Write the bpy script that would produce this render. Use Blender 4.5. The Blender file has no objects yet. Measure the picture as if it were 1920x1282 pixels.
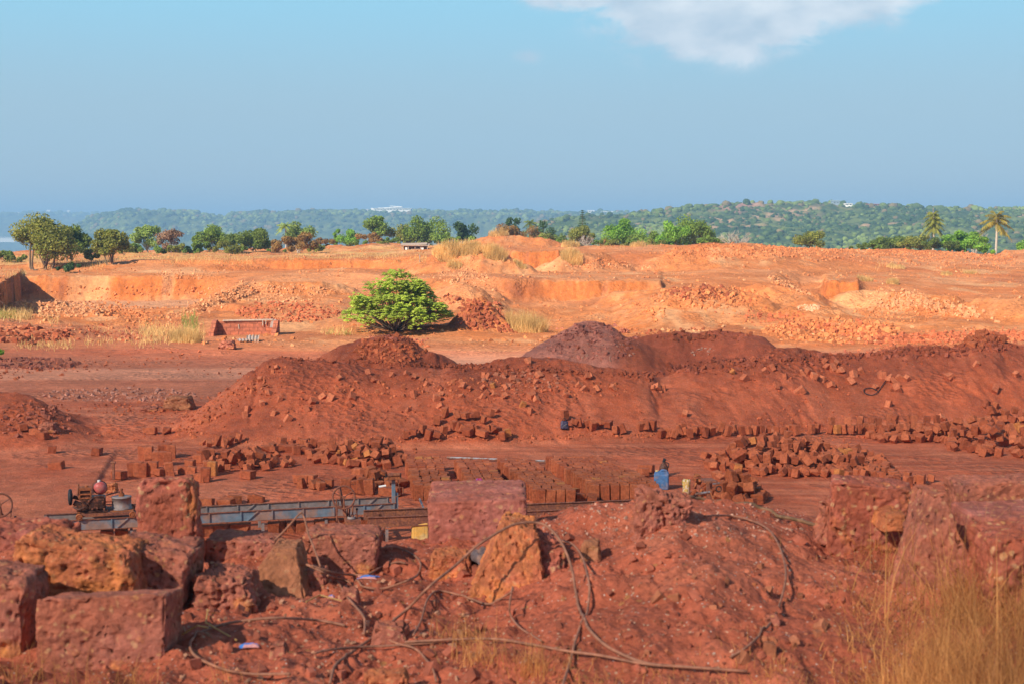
import bpy, bmesh, math, random
import numpy as np
from mathutils import Vector, Matrix, Euler
R = math.radians
rng = np.random.default_rng(7); random.seed(7)
scn = bpy.context.scene
COL = scn.collection

# ------------------------------------------------------------------ camera, sky, sun, exposure
F = 2667.0; CAMZ = 5.5; PITCH = math.atan((641 - 430) / F)
cam = bpy.data.cameras.new('camera'); camo = bpy.data.objects.new('camera', cam); COL.objects.link(camo)
camo.location = (0, 0, CAMZ); camo.rotation_euler = (math.pi / 2 - PITCH, 0, 0)
cam.sensor_width = 36; cam.lens = F / 1920 * 36; cam.clip_end = 60000; cam.clip_start = 0.1
cam.dof.use_dof = True; cam.dof.focus_distance = 40; cam.dof.aperture_fstop = 5.6
scn.camera = camo
SUN_EL, SUN_AZ = R(34), R(222)             # azimuth clockwise from +Y (the view direction): behind the camera, to the left
S = Vector((math.sin(SUN_AZ) * math.cos(SUN_EL), math.cos(SUN_AZ) * math.cos(SUN_EL), math.sin(SUN_EL)))
sun = bpy.data.lights.new('sun', 'SUN'); suno = bpy.data.objects.new('sun', sun); COL.objects.link(suno)
sun.energy = 4.6; sun.angle = R(0.5); sun.color = (1.0, 0.90, 0.74)
suno.rotation_euler = (-S).to_track_quat('-Z', 'Y').to_euler(); suno.location = S * 200
scn.view_settings.view_transform = 'Standard'; scn.view_settings.look = 'None'
scn.view_settings.exposure = 0.85; scn.view_settings.gamma = 1
scn.cycles.volume_bounces = 0; scn.cycles.max_bounces = 6; scn.cycles.transparent_max_bounces = 12

def sky_world():
    w = bpy.data.worlds.new('World'); scn.world = w; w.use_nodes = True
    nt = w.node_tree; nt.nodes.clear(); N = nt.nodes.new; L = nt.links.new
    out = N('ShaderNodeOutputWorld'); bg = N('ShaderNodeBackground'); bg.inputs[1].default_value = 0.076
    sky = N('ShaderNodeTexSky'); sky.sky_type = 'NISHITA'; sky.sun_disc = False
    sky.sun_elevation = SUN_EL; sky.sun_rotation = SUN_AZ; sky.altitude = 60
    sky.air_density = 1.0; sky.dust_density = 0.6; sky.ozone_density = 2.2
    tc = N('ShaderNodeTexCoord'); sep = N('ShaderNodeSeparateXYZ'); L(tc.outputs['Generated'], sep.inputs[0])
    # low blue haze band of the lower sky
    ramp = N('ShaderNodeValToRGB'); ramp.color_ramp.interpolation = 'EASE'
    e = ramp.color_ramp.elements; e[0].position = 0.0; e[0].color = (3.7, 4.3, 4.45, 1); e[1].position = 0.17; e[1].color = (2.45, 5.1, 6.6, 1)
    k = e.new(0.07); k.color = (3.0, 4.35, 5.2, 1)
    L(sep.outputs['Z'], ramp.inputs[0])
    fac = N('ShaderNodeMapRange'); fac.inputs[1].default_value = 0.15; fac.inputs[2].default_value = 0.55
    fac.inputs[3].default_value = 0.93; fac.inputs[4].default_value = 0.0
    L(sep.outputs['Z'], fac.inputs[0])
    mix = N('ShaderNodeMix'); mix.data_type = 'RGBA'; L(fac.outputs[0], mix.inputs[0]); L(sky.outputs[0], mix.inputs[6]); L(ramp.outputs[0], mix.inputs[7])
    # clouds: noise on the sky direction, gathered in a bank high to the right
    def blob(cx, cz, rx, rz):
        mp = N('ShaderNodeMapping'); mp.inputs['Location'].default_value = (-cx / rx, 0, -cz / rz); mp.inputs['Scale'].default_value = (1 / rx, 0.0001, 1 / rz)
        L(tc.outputs['Generated'], mp.inputs[0]); ln = N('ShaderNodeVectorMath'); ln.operation = 'LENGTH'; L(mp.outputs[0], ln.inputs[0])
        mr = N('ShaderNodeMapRange'); mr.interpolation_type = 'SMOOTHSTEP'
        mr.inputs[1].default_value = 0.15; mr.inputs[2].default_value = 1.15; mr.inputs[3].default_value = 1; mr.inputs[4].default_value = 0
        L(ln.outputs['Value'], mr.inputs[0]); return mr.outputs[0]
    def math_(op, a, b):
        m = N('ShaderNodeMath'); m.operation = op
        for i, v in enumerate((a, b)):
            if hasattr(v, 'default_value') or hasattr(v, 'links'): L(v, m.inputs[i])
            else: m.inputs[i].default_value = v
        return m.outputs[0]
    b = math_('MAXIMUM', blob(0.142, 0.163, 0.120, 0.060), blob(0.215, 0.167, 0.085, 0.042))
    b = math_('MAXIMUM', b, math_('MULTIPLY', blob(0.05, 0.162, 0.06, 0.02), 0.7))
    b = math_('MAXIMUM', b, math_('MULTIPLY', blob(0.27, 0.170, 0.07, 0.02), 0.8))
    b = math_('MAXIMUM', b, math_('MULTIPLY', blob(0.010, 0.118, 0.016, 0.008), 0.17))
    b = math_('MAXIMUM', b, math_('MULTIPLY', blob(-0.30, 0.165, 0.03, 0.009), 0.45))
    mp = N('ShaderNodeMapping'); mp.inputs['Scale'].default_value = (9, 9, 17); L(tc.outputs['Generated'], mp.inputs[0])
    n1 = N('ShaderNodeTexNoise'); n1.inputs['Scale'].default_value = 2.6; n1.inputs['Detail'].default_value = 9; n1.inputs['Roughness'].default_value = 0.62
    n1.inputs['Distortion'].default_value = 0.35
    L(mp.outputs[0], n1.inputs['Vector'])
    d = math_('ADD', b, math_('MULTIPLY', math_('SUBTRACT', n1.outputs['Fac'], 0.5), 1.7))
    d = math_('MULTIPLY', d, math_('MINIMUM', math_('MULTIPLY', b, 4.0), 1.0))
    mr = N('ShaderNodeMapRange'); mr.interpolation_type = 'SMOOTHSTEP'; mr.inputs[1].default_value = 0.0; mr.inputs[2].default_value = 0.50; mr.inputs[4].default_value = 0.92
    L(d, mr.inputs[0])
    cr = N('ShaderNodeValToRGB'); cr.color_ramp.elements[0].position = 0.35; cr.color_ramp.elements[0].color = (4.0, 4.9, 5.8, 1)
    cr.color_ramp.elements[1].position = 0.75; cr.color_ramp.elements[1].color = (6.4, 6.8, 7.2, 1)
    n2 = N('ShaderNodeTexNoise'); n2.inputs['Scale'].default_value = 3.0; n2.inputs['Detail'].default_value = 5; L(mp.outputs[0], n2.inputs['Vector']); L(n2.outputs['Fac'], cr.inputs[0])
    m2 = N('ShaderNodeMix'); m2.data_type = 'RGBA'; L(mr.outputs[0], m2.inputs[0]); L(mix.outputs[2], m2.inputs[6]); L(cr.outputs[0], m2.inputs[7])
    L(m2.outputs[2], bg.inputs[0]); L(bg.outputs[0], out.inputs[0])
sky_world()

# ------------------------------------------------------------------ helpers
def ray(px, py):
    dx = (px - 960) / F; dy = (641 - py) / F
    c, s = math.cos(PITCH), math.sin(PITCH); k = c + dy * s
    return dx / k, (-s + dy * c) / k            # x and z per metre of depth
def P(px, py, D):
    u, s = ray(px, py); return Vector((u * D, D, CAMZ + s * D))
def G(px, py, z=0.0):
    u, s = ray(px, py); D = (z - CAMZ) / s; return Vector((u * D, D, z))

def _h(ix, iy, iz, seed):
    h = (ix * 374761393 + iy * 668265263 + iz * 2147483647 + seed * 974711 + 1013904223) & 0xFFFFFFFF
    h = ((h ^ (h >> 13)) * 1274126177) & 0xFFFFFFFF
    h = ((h ^ (h >> 16)) * 2246822519) & 0xFFFFFFFF
    return ((h ^ (h >> 15)) & 0xFFFF) / 65535.0
def vnoise(x, y, z=None, seed=0):               # smooth value noise, -1..1
    x = np.asarray(x, float); y = np.asarray(y, float)
    ix = np.floor(x).astype(np.int64); iy = np.floor(y).astype(np.int64)
    fx = x - ix; fy = y - iy; fx = fx * fx * fx * (fx * (fx * 6 - 15) + 10); fy = fy * fy * fy * (fy * (fy * 6 - 15) + 10)
    def plane(iz):
        a = _h(ix, iy, iz, seed); b = _h(ix + 1, iy, iz, seed); c = _h(ix, iy + 1, iz, seed); d = _h(ix + 1, iy + 1, iz, seed)
        return (a * (1 - fx) + b * fx) * (1 - fy) + (c * (1 - fx) + d * fx) * fy
    if z is None: return plane(0 * ix) * 2 - 1
    z = np.asarray(z, float); iz = np.floor(z).astype(np.int64); fz = z - iz; fz = fz * fz * (3 - 2 * fz)
    return (plane(iz) * (1 - fz) + plane(iz + 1) * fz) * 2 - 1
def fbm(x, y, z=None, seed=0, octv=4, gain=0.5, lac=2.03):
    t = 0; a = 1; s = 0
    for i in range(octv):
        k = lac ** i; t = t + a * vnoise(x * k + i * 17.3, y * k - i * 9.1, None if z is None else z * k + i * 5.7, seed + i); s += a; a *= gain
    return t / s
def sstep(a, b, x):
    t = np.clip((x - a) / (b - a), 0, 1); return t * t * (3 - 2 * t)

def tag(o, label=None, cat=None, group=None, kind=None):
    if label: o['label'] = label
    if cat: o['category'] = cat
    if group: o['group'] = group
    if kind: o['kind'] = kind
    return o
def link(o, parent=None):
    COL.objects.link(o)
    if parent: o.parent = parent
    return o
def empty(name, loc, rz=0, **k):
    o = bpy.data.objects.new(name, None); o.empty_display_size = 0.2; link(o); o.location = loc; o.rotation_euler = (0, 0, rz); return tag(o, **k)
def npmesh(name, V, faces, mat=None, smooth=True, col=None):
    V = np.asarray(V, np.float32); faces = np.asarray(faces, np.int32); n, k = faces.shape
    me = bpy.data.meshes.new(name); me.vertices.add(len(V)); me.vertices.foreach_set('co', V.ravel())
    me.loops.add(n * k); me.loops.foreach_set('vertex_index', faces.ravel())
    me.polygons.add(n); me.polygons.foreach_set('loop_start', np.arange(0, n * k, k, dtype=np.int32))
    me.polygons.foreach_set('use_smooth', np.full(n, smooth))
    me.update(calc_edges=True)
    if col is not None:
        a = me.color_attributes.new('Col', 'FLOAT_COLOR', 'POINT'); c = np.ones((len(V), 4), np.float32); c[:, :3] = col; a.data.foreach_set('color', c.ravel())
    if mat: me.materials.append(mat)
    return me
def npobj(name, V, faces, mat=None, parent=None, smooth=True, col=None):
    return link(bpy.data.objects.new(name, npmesh(name, V, faces, mat, smooth, col)), parent)

class MB:
    """collects boxes, bars, tubes; build() links them as ONE mesh object"""
    def __init__(s): s.b = bmesh.new()
    def box(s, c, d, rot=(0, 0, 0), bev=0.0):
        m = Matrix.Translation(c) @ Euler(rot).to_matrix().to_4x4() @ Matrix.Diagonal((d[0], d[1], d[2], 1))
        r = bmesh.ops.create_cube(s.b, size=1, matrix=m)
        if bev > 0:
            es = list({e for v in r['verts'] for e in v.link_edges}); bmesh.ops.bevel(s.b, geom=es, offset=bev, segments=2, affect='EDGES', profile=0.6)
        return s
    def bar(s, a, b, w, h=None, up=(0, 0, 1)):
        a, b = Vector(a), Vector(b); d = b - a; h = h or w; x = d.normalized(); y = Vector(up).cross(x)
        if y.length < 1e-4: y = Vector((0, 1, 0)).cross(x)
        y.normalize(); z = x.cross(y); m = Matrix((x * d.length, y * w, z * h)).transposed().to_4x4(); m.translation = (a + b) / 2
        bmesh.ops.create_cube(s.b, size=1, matrix=m); return s
    def cyl(s, a, b, r, r2=None, n=16, cap=True):
        a, b = Vector(a), Vector(b); d = b - a
        m = Matrix.Translation((a + b) / 2) @ d.to_track_quat('Z', 'Y').to_matrix().to_4x4()
        bmesh.ops.create_cone(s.b, cap_ends=cap, segments=n, radius1=r, radius2=r if r2 is None else r2, depth=d.length, matrix=m); return s
    def torus(s, c, axis, Rr, r, n=32, k=8):
        q = Vector(axis).to_track_quat('Z', 'Y'); vs = []
        for i in range(n):
            a = 2 * math.pi * i / n; row = []
            for j in range(k):
                t = 2 * math.pi * j / k; rr = Rr + r * math.cos(t)
                row.append(s.b.verts.new(Vector(c) + q @ Vector((rr * math.cos(a), rr * math.sin(a), r * math.sin(t)))))
            vs.append(row)
        for i in range(n):
            for j in range(k): s.b.faces.new((vs[i][j], vs[(i + 1) % n][j], vs[(i + 1) % n][(j + 1) % k], vs[i][(j + 1) % k]))
        return s
    def tube(s, pts, r, k=7, r1=None):
        pts = [Vector(p) for p in pts]; n = len(pts); rows = []; ref = Vector((0.31, 0.2, 0.93))
        for i, p in enumerate(pts):
            t = (pts[min(i + 1, n - 1)] - pts[max(i - 1, 0)]).normalized(); x = t.cross(ref).normalized(); y = t.cross(x)
            rr = r if r1 is None else r + (r1 - r) * i / (n - 1)
            rows.append([s.b.verts.new(p + (x * math.cos(a) + y * math.sin(a)) * rr) for a in [2 * math.pi * j / k for j in range(k)]])
        for i in range(n - 1):
            for j in range(k): s.b.faces.new((rows[i][j], rows[i][(j + 1) % k], rows[i + 1][(j + 1) % k], rows[i + 1][j]))
        s.b.faces.new(rows[0][::-1]); s.b.faces.new(rows[-1]); return s
    def ball(s, c, r, sc=(1, 1, 1), sub=2):
        bmesh.ops.create_icosphere(s.b, subdivisions=sub, radius=r, matrix=Matrix.Translation(c) @ Matrix.Diagonal((*sc, 1))); return s
    def lathe(s, prof, c=(0, 0, 0), n=20, sx=1, sy=1):
        rows = [[s.b.verts.new((c[0] + r * sx * math.cos(2 * math.pi * i / n), c[1] + r * sy * math.sin(2 * math.pi * i / n), c[2] + z)) for i in range(n)] for r, z in prof]
        for a, b in zip(rows, rows[1:]):
            for i in range(n): s.b.faces.new((a[i], a[(i + 1) % n], b[(i + 1) % n], b[i]))
        return s
    def build(s, name, mat, parent=None, smooth=False, bevel=0):
        bmesh.ops.recalc_face_normals(s.b, faces=s.b.faces)
        me = bpy.data.meshes.new(name); s.b.to_mesh(me); s.b.free(); me.materials.append(mat)
        me.polygons.foreach_set('use_smooth', [smooth] * len(me.polygons))
        o = link(bpy.data.objects.new(name, me), parent)
        if bevel: m = o.modifiers.new('bevel', 'BEVEL'); m.width = bevel; m.segments = 2; m.limit_method = 'ANGLE'
        return o
def crom(pts, n=8):
    pts = [Vector(p) for p in pts]; q = [2 * pts[0] - pts[1]] + pts + [2 * pts[-1] - pts[-2]]; out = []
    for i in range(1, len(q) - 2):
        for j in range(n):
            t = j / n; a, b, c, d = q[i - 1], q[i], q[i + 1], q[i + 2]
            out.append(0.5 * (2 * b + (c - a) * t + (2 * a - 5 * b + 4 * c - d) * t * t + (3 * b - a - 3 * c + d) * t ** 3))
    return out + [pts[-1]]

# ------------------------------------------------------------------ materials
def nodes(name):
    m = bpy.data.materials.new(name); m.use_nodes = True; nt = m.node_tree; b = nt.nodes['Principled BSDF']
    b.inputs['Roughness'].default_value = 0.9
    try: b.inputs['Specular IOR Level'].default_value = 0.2
    except Exception: pass
    return m, nt, b
class NT:
    def __init__(s, nt): s.nt = nt; s.N = nt.nodes.new; s.L = nt.links.new
    def set(s, sock, v):
        if isinstance(v, bpy.types.NodeSocket): s.L(v, sock)
        else: sock.default_value = v
    def noise(s, vec, scale, detail=5, rough=0.55, dist=0.0):
        n = s.N('ShaderNodeTexNoise'); s.L(vec, n.inputs['Vector']); n.inputs['Scale'].default_value = scale; n.inputs['Detail'].default_value = detail
        n.inputs['Roughness'].default_value = rough; n.inputs['Distortion'].default_value = dist; return n.outputs['Fac']
    def vor(s, vec, scale, feat='F1', out='Distance', rnd=1.0):
        n = s.N('ShaderNodeTexVoronoi'); n.feature = feat; s.L(vec, n.inputs['Vector']); n.inputs['Scale'].default_value = scale; n.inputs['Randomness'].default_value = rnd; return n.outputs[out]
    def mr(s, v, a, b, c=0.0, d=1.0, sm=True):
        n = s.N('ShaderNodeMapRange'); n.interpolation_type = 'SMOOTHSTEP' if sm else 'LINEAR'; s.set(n.inputs[0], v)
        for i, x in zip((1, 2, 3, 4), (a, b, c, d)): n.inputs[i].default_value = x
        return n.outputs[0]
    def m(s, op, a, b=0.0):
        n = s.N('ShaderNodeMath'); n.operation = op; s.set(n.inputs[0], a); s.set(n.inputs[1], b); return n.outputs[0]
    def mix(s, f, a, b, blend='MIX'):
        n = s.N('ShaderNodeMix'); n.data_type = 'RGBA'; n.blend_type = blend; s.set(n.inputs[0], f)
        for i, v in ((6, a), (7, b)): s.set(n.inputs[i], v if isinstance(v, bpy.types.NodeSocket) else (*v, 1))
        return n.outputs[2]
    def bump(s, h, strength, dist, prev=None):
        n = s.N('ShaderNodeBump'); s.L(h, n.inputs['Height']); n.inputs['Strength'].default_value = strength; n.inputs['Distance'].default_value = dist
        if prev: s.L(prev, n.inputs['Normal'])
        return n.outputs[0]
    def attr(s, name='Col'):
        n = s.N('ShaderNodeAttribute'); n.attribute_name = name; return n.outputs['Color']
    def tc(s, k='Object'): return s.N('ShaderNodeTexCoord').outputs[k]
    def rnd(s): return s.N('ShaderNodeObjectInfo').outputs['Random']
    def gain(s, col, f):                       # multiply a colour by a value
        c = s.N('ShaderNodeVectorMath'); c.operation = 'SCALE'; s.L(col, c.inputs[0]); s.set(c.inputs['Scale'], f); return c.outputs[0]

def mat_ground(name, crumbs=True):
    m, nt, b = nodes(name); t = NT(nt); v = t.N('ShaderNodeNewGeometry').outputs['Position']; c = t.attr()
    big = t.mr(t.noise(v, 0.35, 6, 0.6), 0.3, 0.7, 0.84, 1.16)
    mid = t.mr(t.noise(v, 3.1, 8, 0.65), 0.3, 0.7, 0.80, 1.18)
    fine = t.mr(t.noise(v, 28, 6, 0.7), 0.3, 0.7, 0.78, 1.2)
    c = t.gain(c, t.m('MULTIPLY', t.m('MULTIPLY', big, mid), fine))
    pale = t.mr(t.noise(v, 1.3, 5, 0.6), 0.55, 0.8, 0, 0.35); c = t.mix(pale, c, t.gain(t.mix(0.5, t.attr(), (0.42, 0.24, 0.16)), 1.0))
    if crumbs:
        def specks(scale, thr, col, c, amt):
            vo = t.N('ShaderNodeTexVoronoi'); t.L(v, vo.inputs['Vector']); vo.inputs['Scale'].default_value = scale
            sp = t.m('MULTIPLY', t.mr(vo.outputs['Distance'], 0.22, 0.34, 1, 0), t.mr(t.N('ShaderNodeSeparateColor').outputs[0] if False else t.noise(vo.outputs['Color'], 3.0, 0), thr, thr + 0.03))
            return t.mix(t.m('MULTIPLY', sp, amt), c, col)
        c = specks(42, 0.62, (0.50, 0.34, 0.22), c, 0.7); c = specks(75, 0.66, (0.62, 0.52, 0.45), c, 0.8); c = specks(19, 0.66, (0.40, 0.17, 0.06), c, 0.8)
        c = specks(26, 0.60, (0.12, 0.035, 0.025), c, 0.5)
    t.L(c, b.inputs['Base Color']); b.inputs['Roughness'].default_value = 0.95
    emb = t.m('MULTIPLY', t.vor(v, 5.5), t.mr(t.noise(v, .33, 4), .5, .62)) if crumbs else t.noise(v, 1.0, 3)
    n1 = t.bump(t.noise(v, 2.2, 9, 0.68), 0.55, 0.2); n1 = t.bump(emb, 0.7, 0.12, n1) if crumbs else n1; n2 = t.bump(t.noise(v, 22, 6, 0.7), 0.6, 0.02, n1)
    if crumbs: n2 = t.bump(t.vor(v, 34), 0.5, 0.012, n2)
    t.L(n2, b.inputs['Normal']); return m
def mat_laterite(name, base=(0.340, 0.079, 0.039), purple=(0.280, 0.079, 0.051), ochre=(0.480, 0.158, 0.039), ochre_amt=0.25, sc=1.0, pits=1.0, speck=1.0):
    m, nt, b = nodes(name); t = NT(nt); v = t.tc()
    c = t.mix(t.mr(t.noise(v, 3.0 * sc, 7, 0.6), 0.38, 0.62), base, purple)
    om = t.mr(t.noise(v, 2.3 * sc, 8, 0.65, 0.4), 0.62 - 0.3 * ochre_amt, 0.72 - 0.22 * ochre_amt); c = t.mix(om, c, ochre)
    c = t.gain(c, t.mr(t.noise(v, 26 * sc, 5, 0.7), 0.3, 0.7, 0.72, 1.25)); c = t.gain(c, t.mr(t.noise(v, 4.5, 5, 0.6), 0.35, 0.65, 0.78, 1.15))
    vo = t.N('ShaderNodeTexVoronoi'); vw = t.N('ShaderNodeVectorMath'); vw.operation = 'ADD'; t.L(v, vw.inputs[0])
    nz = t.N('ShaderNodeTexNoise'); t.L(v, nz.inputs['Vector']); nz.inputs['Scale'].default_value = 14; sc2 = t.N('ShaderNodeVectorMath'); sc2.operation = 'SCALE'; t.L(nz.outputs['Color'], sc2.inputs[0]); sc2.inputs['Scale'].default_value = 0.06
    t.L(sc2.outputs[0], vw.inputs[1]); vv = vw.outputs[0]
    t.L(vv, vo.inputs['Vector']); vo.inputs['Scale'].default_value = 36 * sc
    sp = t.m('MULTIPLY', t.mr(vo.outputs['Distance'], 0.22, 0.46, 1, 0), t.mr(t.noise(vo.outputs['Color'], 4, 0), 0.53, 0.60, 0, 0.75 * speck))
    c = t.mix(sp, c, t.mix(t.mr(t.noise(v, 9, 2), 0.4, 0.6), (0.550, 0.251, 0.094), (0.600, 0.335, 0.172)))
    pit = t.mr(t.vor(vv, 21 * sc), 0.10, 0.24, 1, 0); pm = t.m('MULTIPLY', pit, t.mr(t.noise(v, 6 * sc, 3), 0.42, 0.55))
    c = t.mix(t.m('MULTIPLY', pm, 0.75 * pits), c, (0.070, 0.020, 0.012))
    t.L(c, b.inputs['Base Color']); b.inputs['Roughness'].default_value = 0.88
    h = t.m('SUBTRACT', t.noise(v, 11 * sc, 8, 0.7), t.m('MULTIPLY', pm, 0.7 * pits)); n1 = t.bump(h, 0.75, 0.03)
    t.L(t.bump(t.noise(v, 60 * sc, 4, 0.7), 0.5, 0.008, n1), b.inputs['Normal']); return m
def mat_block():
    m, nt, b = nodes('cut laterite'); t = NT(nt); v = t.N('ShaderNodeNewGeometry').outputs['Position']; r = t.rnd()
    c = t.mix(t.mr(r, 0, 1, 0, 1, False), (0.256, 0.061, 0.024), (0.340, 0.094, 0.040))
    c = t.mix(t.mr(t.noise(v, 2.2, 6, 0.6), 0.45, 0.7), c, (0.372, 0.112, 0.048)); c = t.gain(c, t.mr(t.noise(v, 20, 6, 0.7), 0.3, 0.7, 0.68, 1.3))
    oc = t.m('MULTIPLY', t.mr(r, 0.982, 0.984), t.mr(t.noise(v, 5, 4), 0.40, 0.5)); c = t.mix(oc, c, (0.378, 0.140, 0.041))
    t.L(c, b.inputs['Base Color']); b.inputs['Roughness'].default_value = 0.92
    t.L(t.bump(t.noise(v, 24, 8, 0.72), 0.7, 0.03), b.inputs['Normal']); return m
def mat_rock_attr():
    m, nt, b = nodes('loose stone'); t = NT(nt); v = t.N('ShaderNodeNewGeometry').outputs['Position']
    t.L(t.gain(t.attr(), t.mr(t.noise(v, 14, 6, 0.7), 0.3, 0.7, 0.72, 1.28)), b.inputs['Base Color']); b.inputs['Roughness'].default_value = 0.92
    t.L(t.bump(t.noise(v, 16, 7, 0.7), 0.6, 0.03), b.inputs['Normal']); return m
def mat_plain(name, col, rough=0.6, var=0.2, sc=8.0, col2=None, metal=0.0, thr=(0.45, 0.6), bump=0.3):
    m, nt, b = nodes(name); t = NT(nt); v = t.tc(); c = None
    if col2: c = t.mix(t.mr(t.noise(v, sc, 8, 0.65), *thr), col, col2)
    else:
        c = t.mix(0.0, col, col)
    c = t.gain(c, t.mr(t.noise(v, sc * 3, 5, 0.6), 0.3, 0.7, 1 - var, 1 + var)); t.L(c, b.inputs['Base Color'])
    b.inputs['Roughness'].default_value = rough; b.inputs['Metallic'].default_value = metal
    t.L(t.bump(t.noise(v, sc * 4, 5, 0.6), bump, 0.01), b.inputs['Normal']); return m
def mat_leaf(name, a, c2, tr=0.4):
    m, nt, b = nodes(name); t = NT(nt)
    col = t.mix(t.N('ShaderNodeNewGeometry').outputs['Random Per Island'], a, c2); v = t.N('ShaderNodeNewGeometry').outputs['Position']
    col = t.gain(col, t.mr(t.noise(v, 0.9, 3), 0.3, 0.7, 0.7, 1.3)); t.L(col, b.inputs['Base Color']); b.inputs['Roughness'].default_value = 0.55
    tb = t.N('ShaderNodeBsdfTranslucent'); t.L(t.gain(col, 1.2), tb.inputs[0]); mx = t.N('ShaderNodeMixShader'); mx.inputs[0].default_value = tr
    t.L(b.outputs[0], mx.inputs[1]); t.L(tb.outputs[0], mx.inputs[2]); t.L(mx.outputs[0], nt.nodes['Material Output'].inputs[0]); return m
M = {}
M['ground'] = mat_ground('laterite soil'); M['far'] = mat_ground('hill surface', False)
M['block'] = mat_block(); M['rock'] = mat_rock_attr()
M['stone'] = mat_laterite('laterite stone', (0.443, 0.134, 0.077), (0.367, 0.121, 0.081), (0.562, 0.202, 0.064), speck=.75); M['stone_pink'] = mat_laterite('pink laterite', (0.441, 0.127, 0.084), (0.402, 0.134, 0.100), (0.544, 0.216, 0.130), 0.1, 0.8, 0.5, 0.7)
M['stone_ochre'] = mat_laterite('ochre laterite', (0.51, 0.152, 0.062), (0.44, 0.122, 0.066), (0.56, 0.182, 0.06), 0.6, 1.0, 0.8, 0.6)
M['stone_mixed'] = mat_laterite('part ochre laterite', (0.444, 0.113, 0.061), (0.372, 0.107, 0.075), (0.576, 0.187, 0.051), 0.35, 0.8, 0.8, 1.0)
M['stone_brown'] = mat_laterite('brown dusted laterite', (0.372, 0.137, 0.066), (0.348, 0.131, 0.066), (0.432, 0.176, 0.081), 0.4, 0.8, 0.4, 0.4)
M['rust'] = mat_plain('rusty steel', (0.20, 0.075, 0.05), 0.75, 0.3, 9, (0.30, 0.11, 0.055))
M['rustdark'] = mat_plain('oily dark rusty iron', (0.06, 0.028, 0.022), 0.5, 0.35, 12, (0.17, 0.06, 0.035))
M['rustorange'] = mat_plain('orange rust', (0.38, 0.12, 0.045), 0.8, 0.3, 12, (0.22, 0.07, 0.035))
M['bluepaint'] = mat_plain('worn blue painted steel', (0.15, 0.21, 0.27), 0.6, 0.2, 2.2, (0.31, 0.19, 0.15), thr=(0.40, 0.60))
M['greysteel'] = mat_plain('dusty grey steel', (0.26, 0.21, 0.20), 0.5, 0.2, 4, (0.30, 0.14, 0.09), thr=(0.5, 0.7))
M['steel'] = mat_plain('bare steel', (0.36, 0.36, 0.38), 0.4, 0.1, 6, (0.28, 0.15, 0.10), 0.5)
M['redtank'] = mat_plain('faded red tank paint', (0.48, 0.10, 0.09), 0.35, 0.15, 7, (0.42, 0.17, 0.14))
M['black'] = mat_plain('black rubber', (0.03, 0.03, 0.035), 0.6, 0.3, 20)
M['yellowplastic'] = mat_plain('weathered yellow plastic', (0.72, 0.40, 0.10), 0.4, 0.12, 5, (0.66, 0.46, 0.20))
M['blueplastic'] = mat_plain('dusty blue plastic', (0.07, 0.16, 0.34), 0.55, 0.2, 7, (0.24, 0.18, 0.20), thr=(.45,.7))
M['white'] = mat_plain('white plastic', (0.75, 0.72, 0.68), 0.5, 0.05)
M['hose'] = mat_plain('dusty brown hose', (0.27, 0.12, 0.075), 0.7, 0.25, 9, (0.36, 0.15, 0.09))
M['pipe'] = mat_plain('dusty olive hose', (0.15, 0.085, 0.045), 0.6, 0.2, 9, (0.26, 0.13, 0.07))
M['bark'] = mat_plain('bark', (0.16, 0.11, 0.075), 0.9, 0.3, 4)
M['palebark'] = mat_plain('pale bark', (0.42, 0.36, 0.30), 0.9, 0.2, 4)
M['timber'] = mat_plain('grey timber', (0.40, 0.30, 0.24), 0.85, 0.25, 6)
M['sheet'] = mat_plain('corrugated sheet', (0.34, 0.27, 0.24), 0.55, 0.2, 3, (0.34, 0.18, 0.11))
M['hutwall'] = mat_plain('rough hut wall', (0.30, 0.16, 0.11), 0.9, 0.3, 3, (0.45, 0.33, 0.27))
M['paint'] = mat_plain('pale wall paint', (0.78, 0.76, 0.72), 0.8, 0.06, 0.2)
M['roofred'] = mat_plain('red tile roof', (0.40, 0.14, 0.09), 0.8, 0.1, 0.2)
M['bluegrey'] = mat_plain('blue grey wall', (0.25, 0.32, 0.38), 0.7, 0.08, 0.2)
M['darkglass'] = mat_plain('dark opening', (0.05, 0.05, 0.055), 0.4, 0.1, 1)
M['drygrass'] = mat_leaf('dry golden grass', (0.60, 0.36, 0.12), (0.72, 0.50, 0.22), 0.35)
M['fggrass'] = mat_leaf('dry tawny grass', (0.34, 0.13, 0.045), (0.76, 0.36, 0.12), 0.35)
M['greengrass'] = mat_leaf('green weeds', (0.16, 0.22, 0.04), (0.34, 0.34, 0.08), 0.3)
LEAF = {'olive': ((.15, .18, .03), (.34, .33, .07)), 'green': ((.14, .22, .035), (.26, .35, .06)), 'bright': ((0.145, 0.312, 0.031), (0.275, 0.442, 0.062)),
        'dark': ((0.043, 0.091, 0.025), (0.087, 0.143, 0.037)), 'brown': ((0.246, 0.156, 0.044), (0.377, 0.195, 0.062)), 'red': ((.26, .15, .09), (.36, .22, .13)),
        'light': ((0.203, 0.299, 0.062), (0.348, 0.416, 0.112)), 'shrub': ((.24, .34, .03), (.50, .56, .10)), 'palm': ((0.174, 0.169, 0.025), (0.406, 0.299, 0.056)), 'deep': ((.11, .16, .03), (.20, .25, .05))}
for k, (a, b_) in LEAF.items(): M['leaf_' + k] = mat_leaf(k + ' leaves', a, b_)

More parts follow.
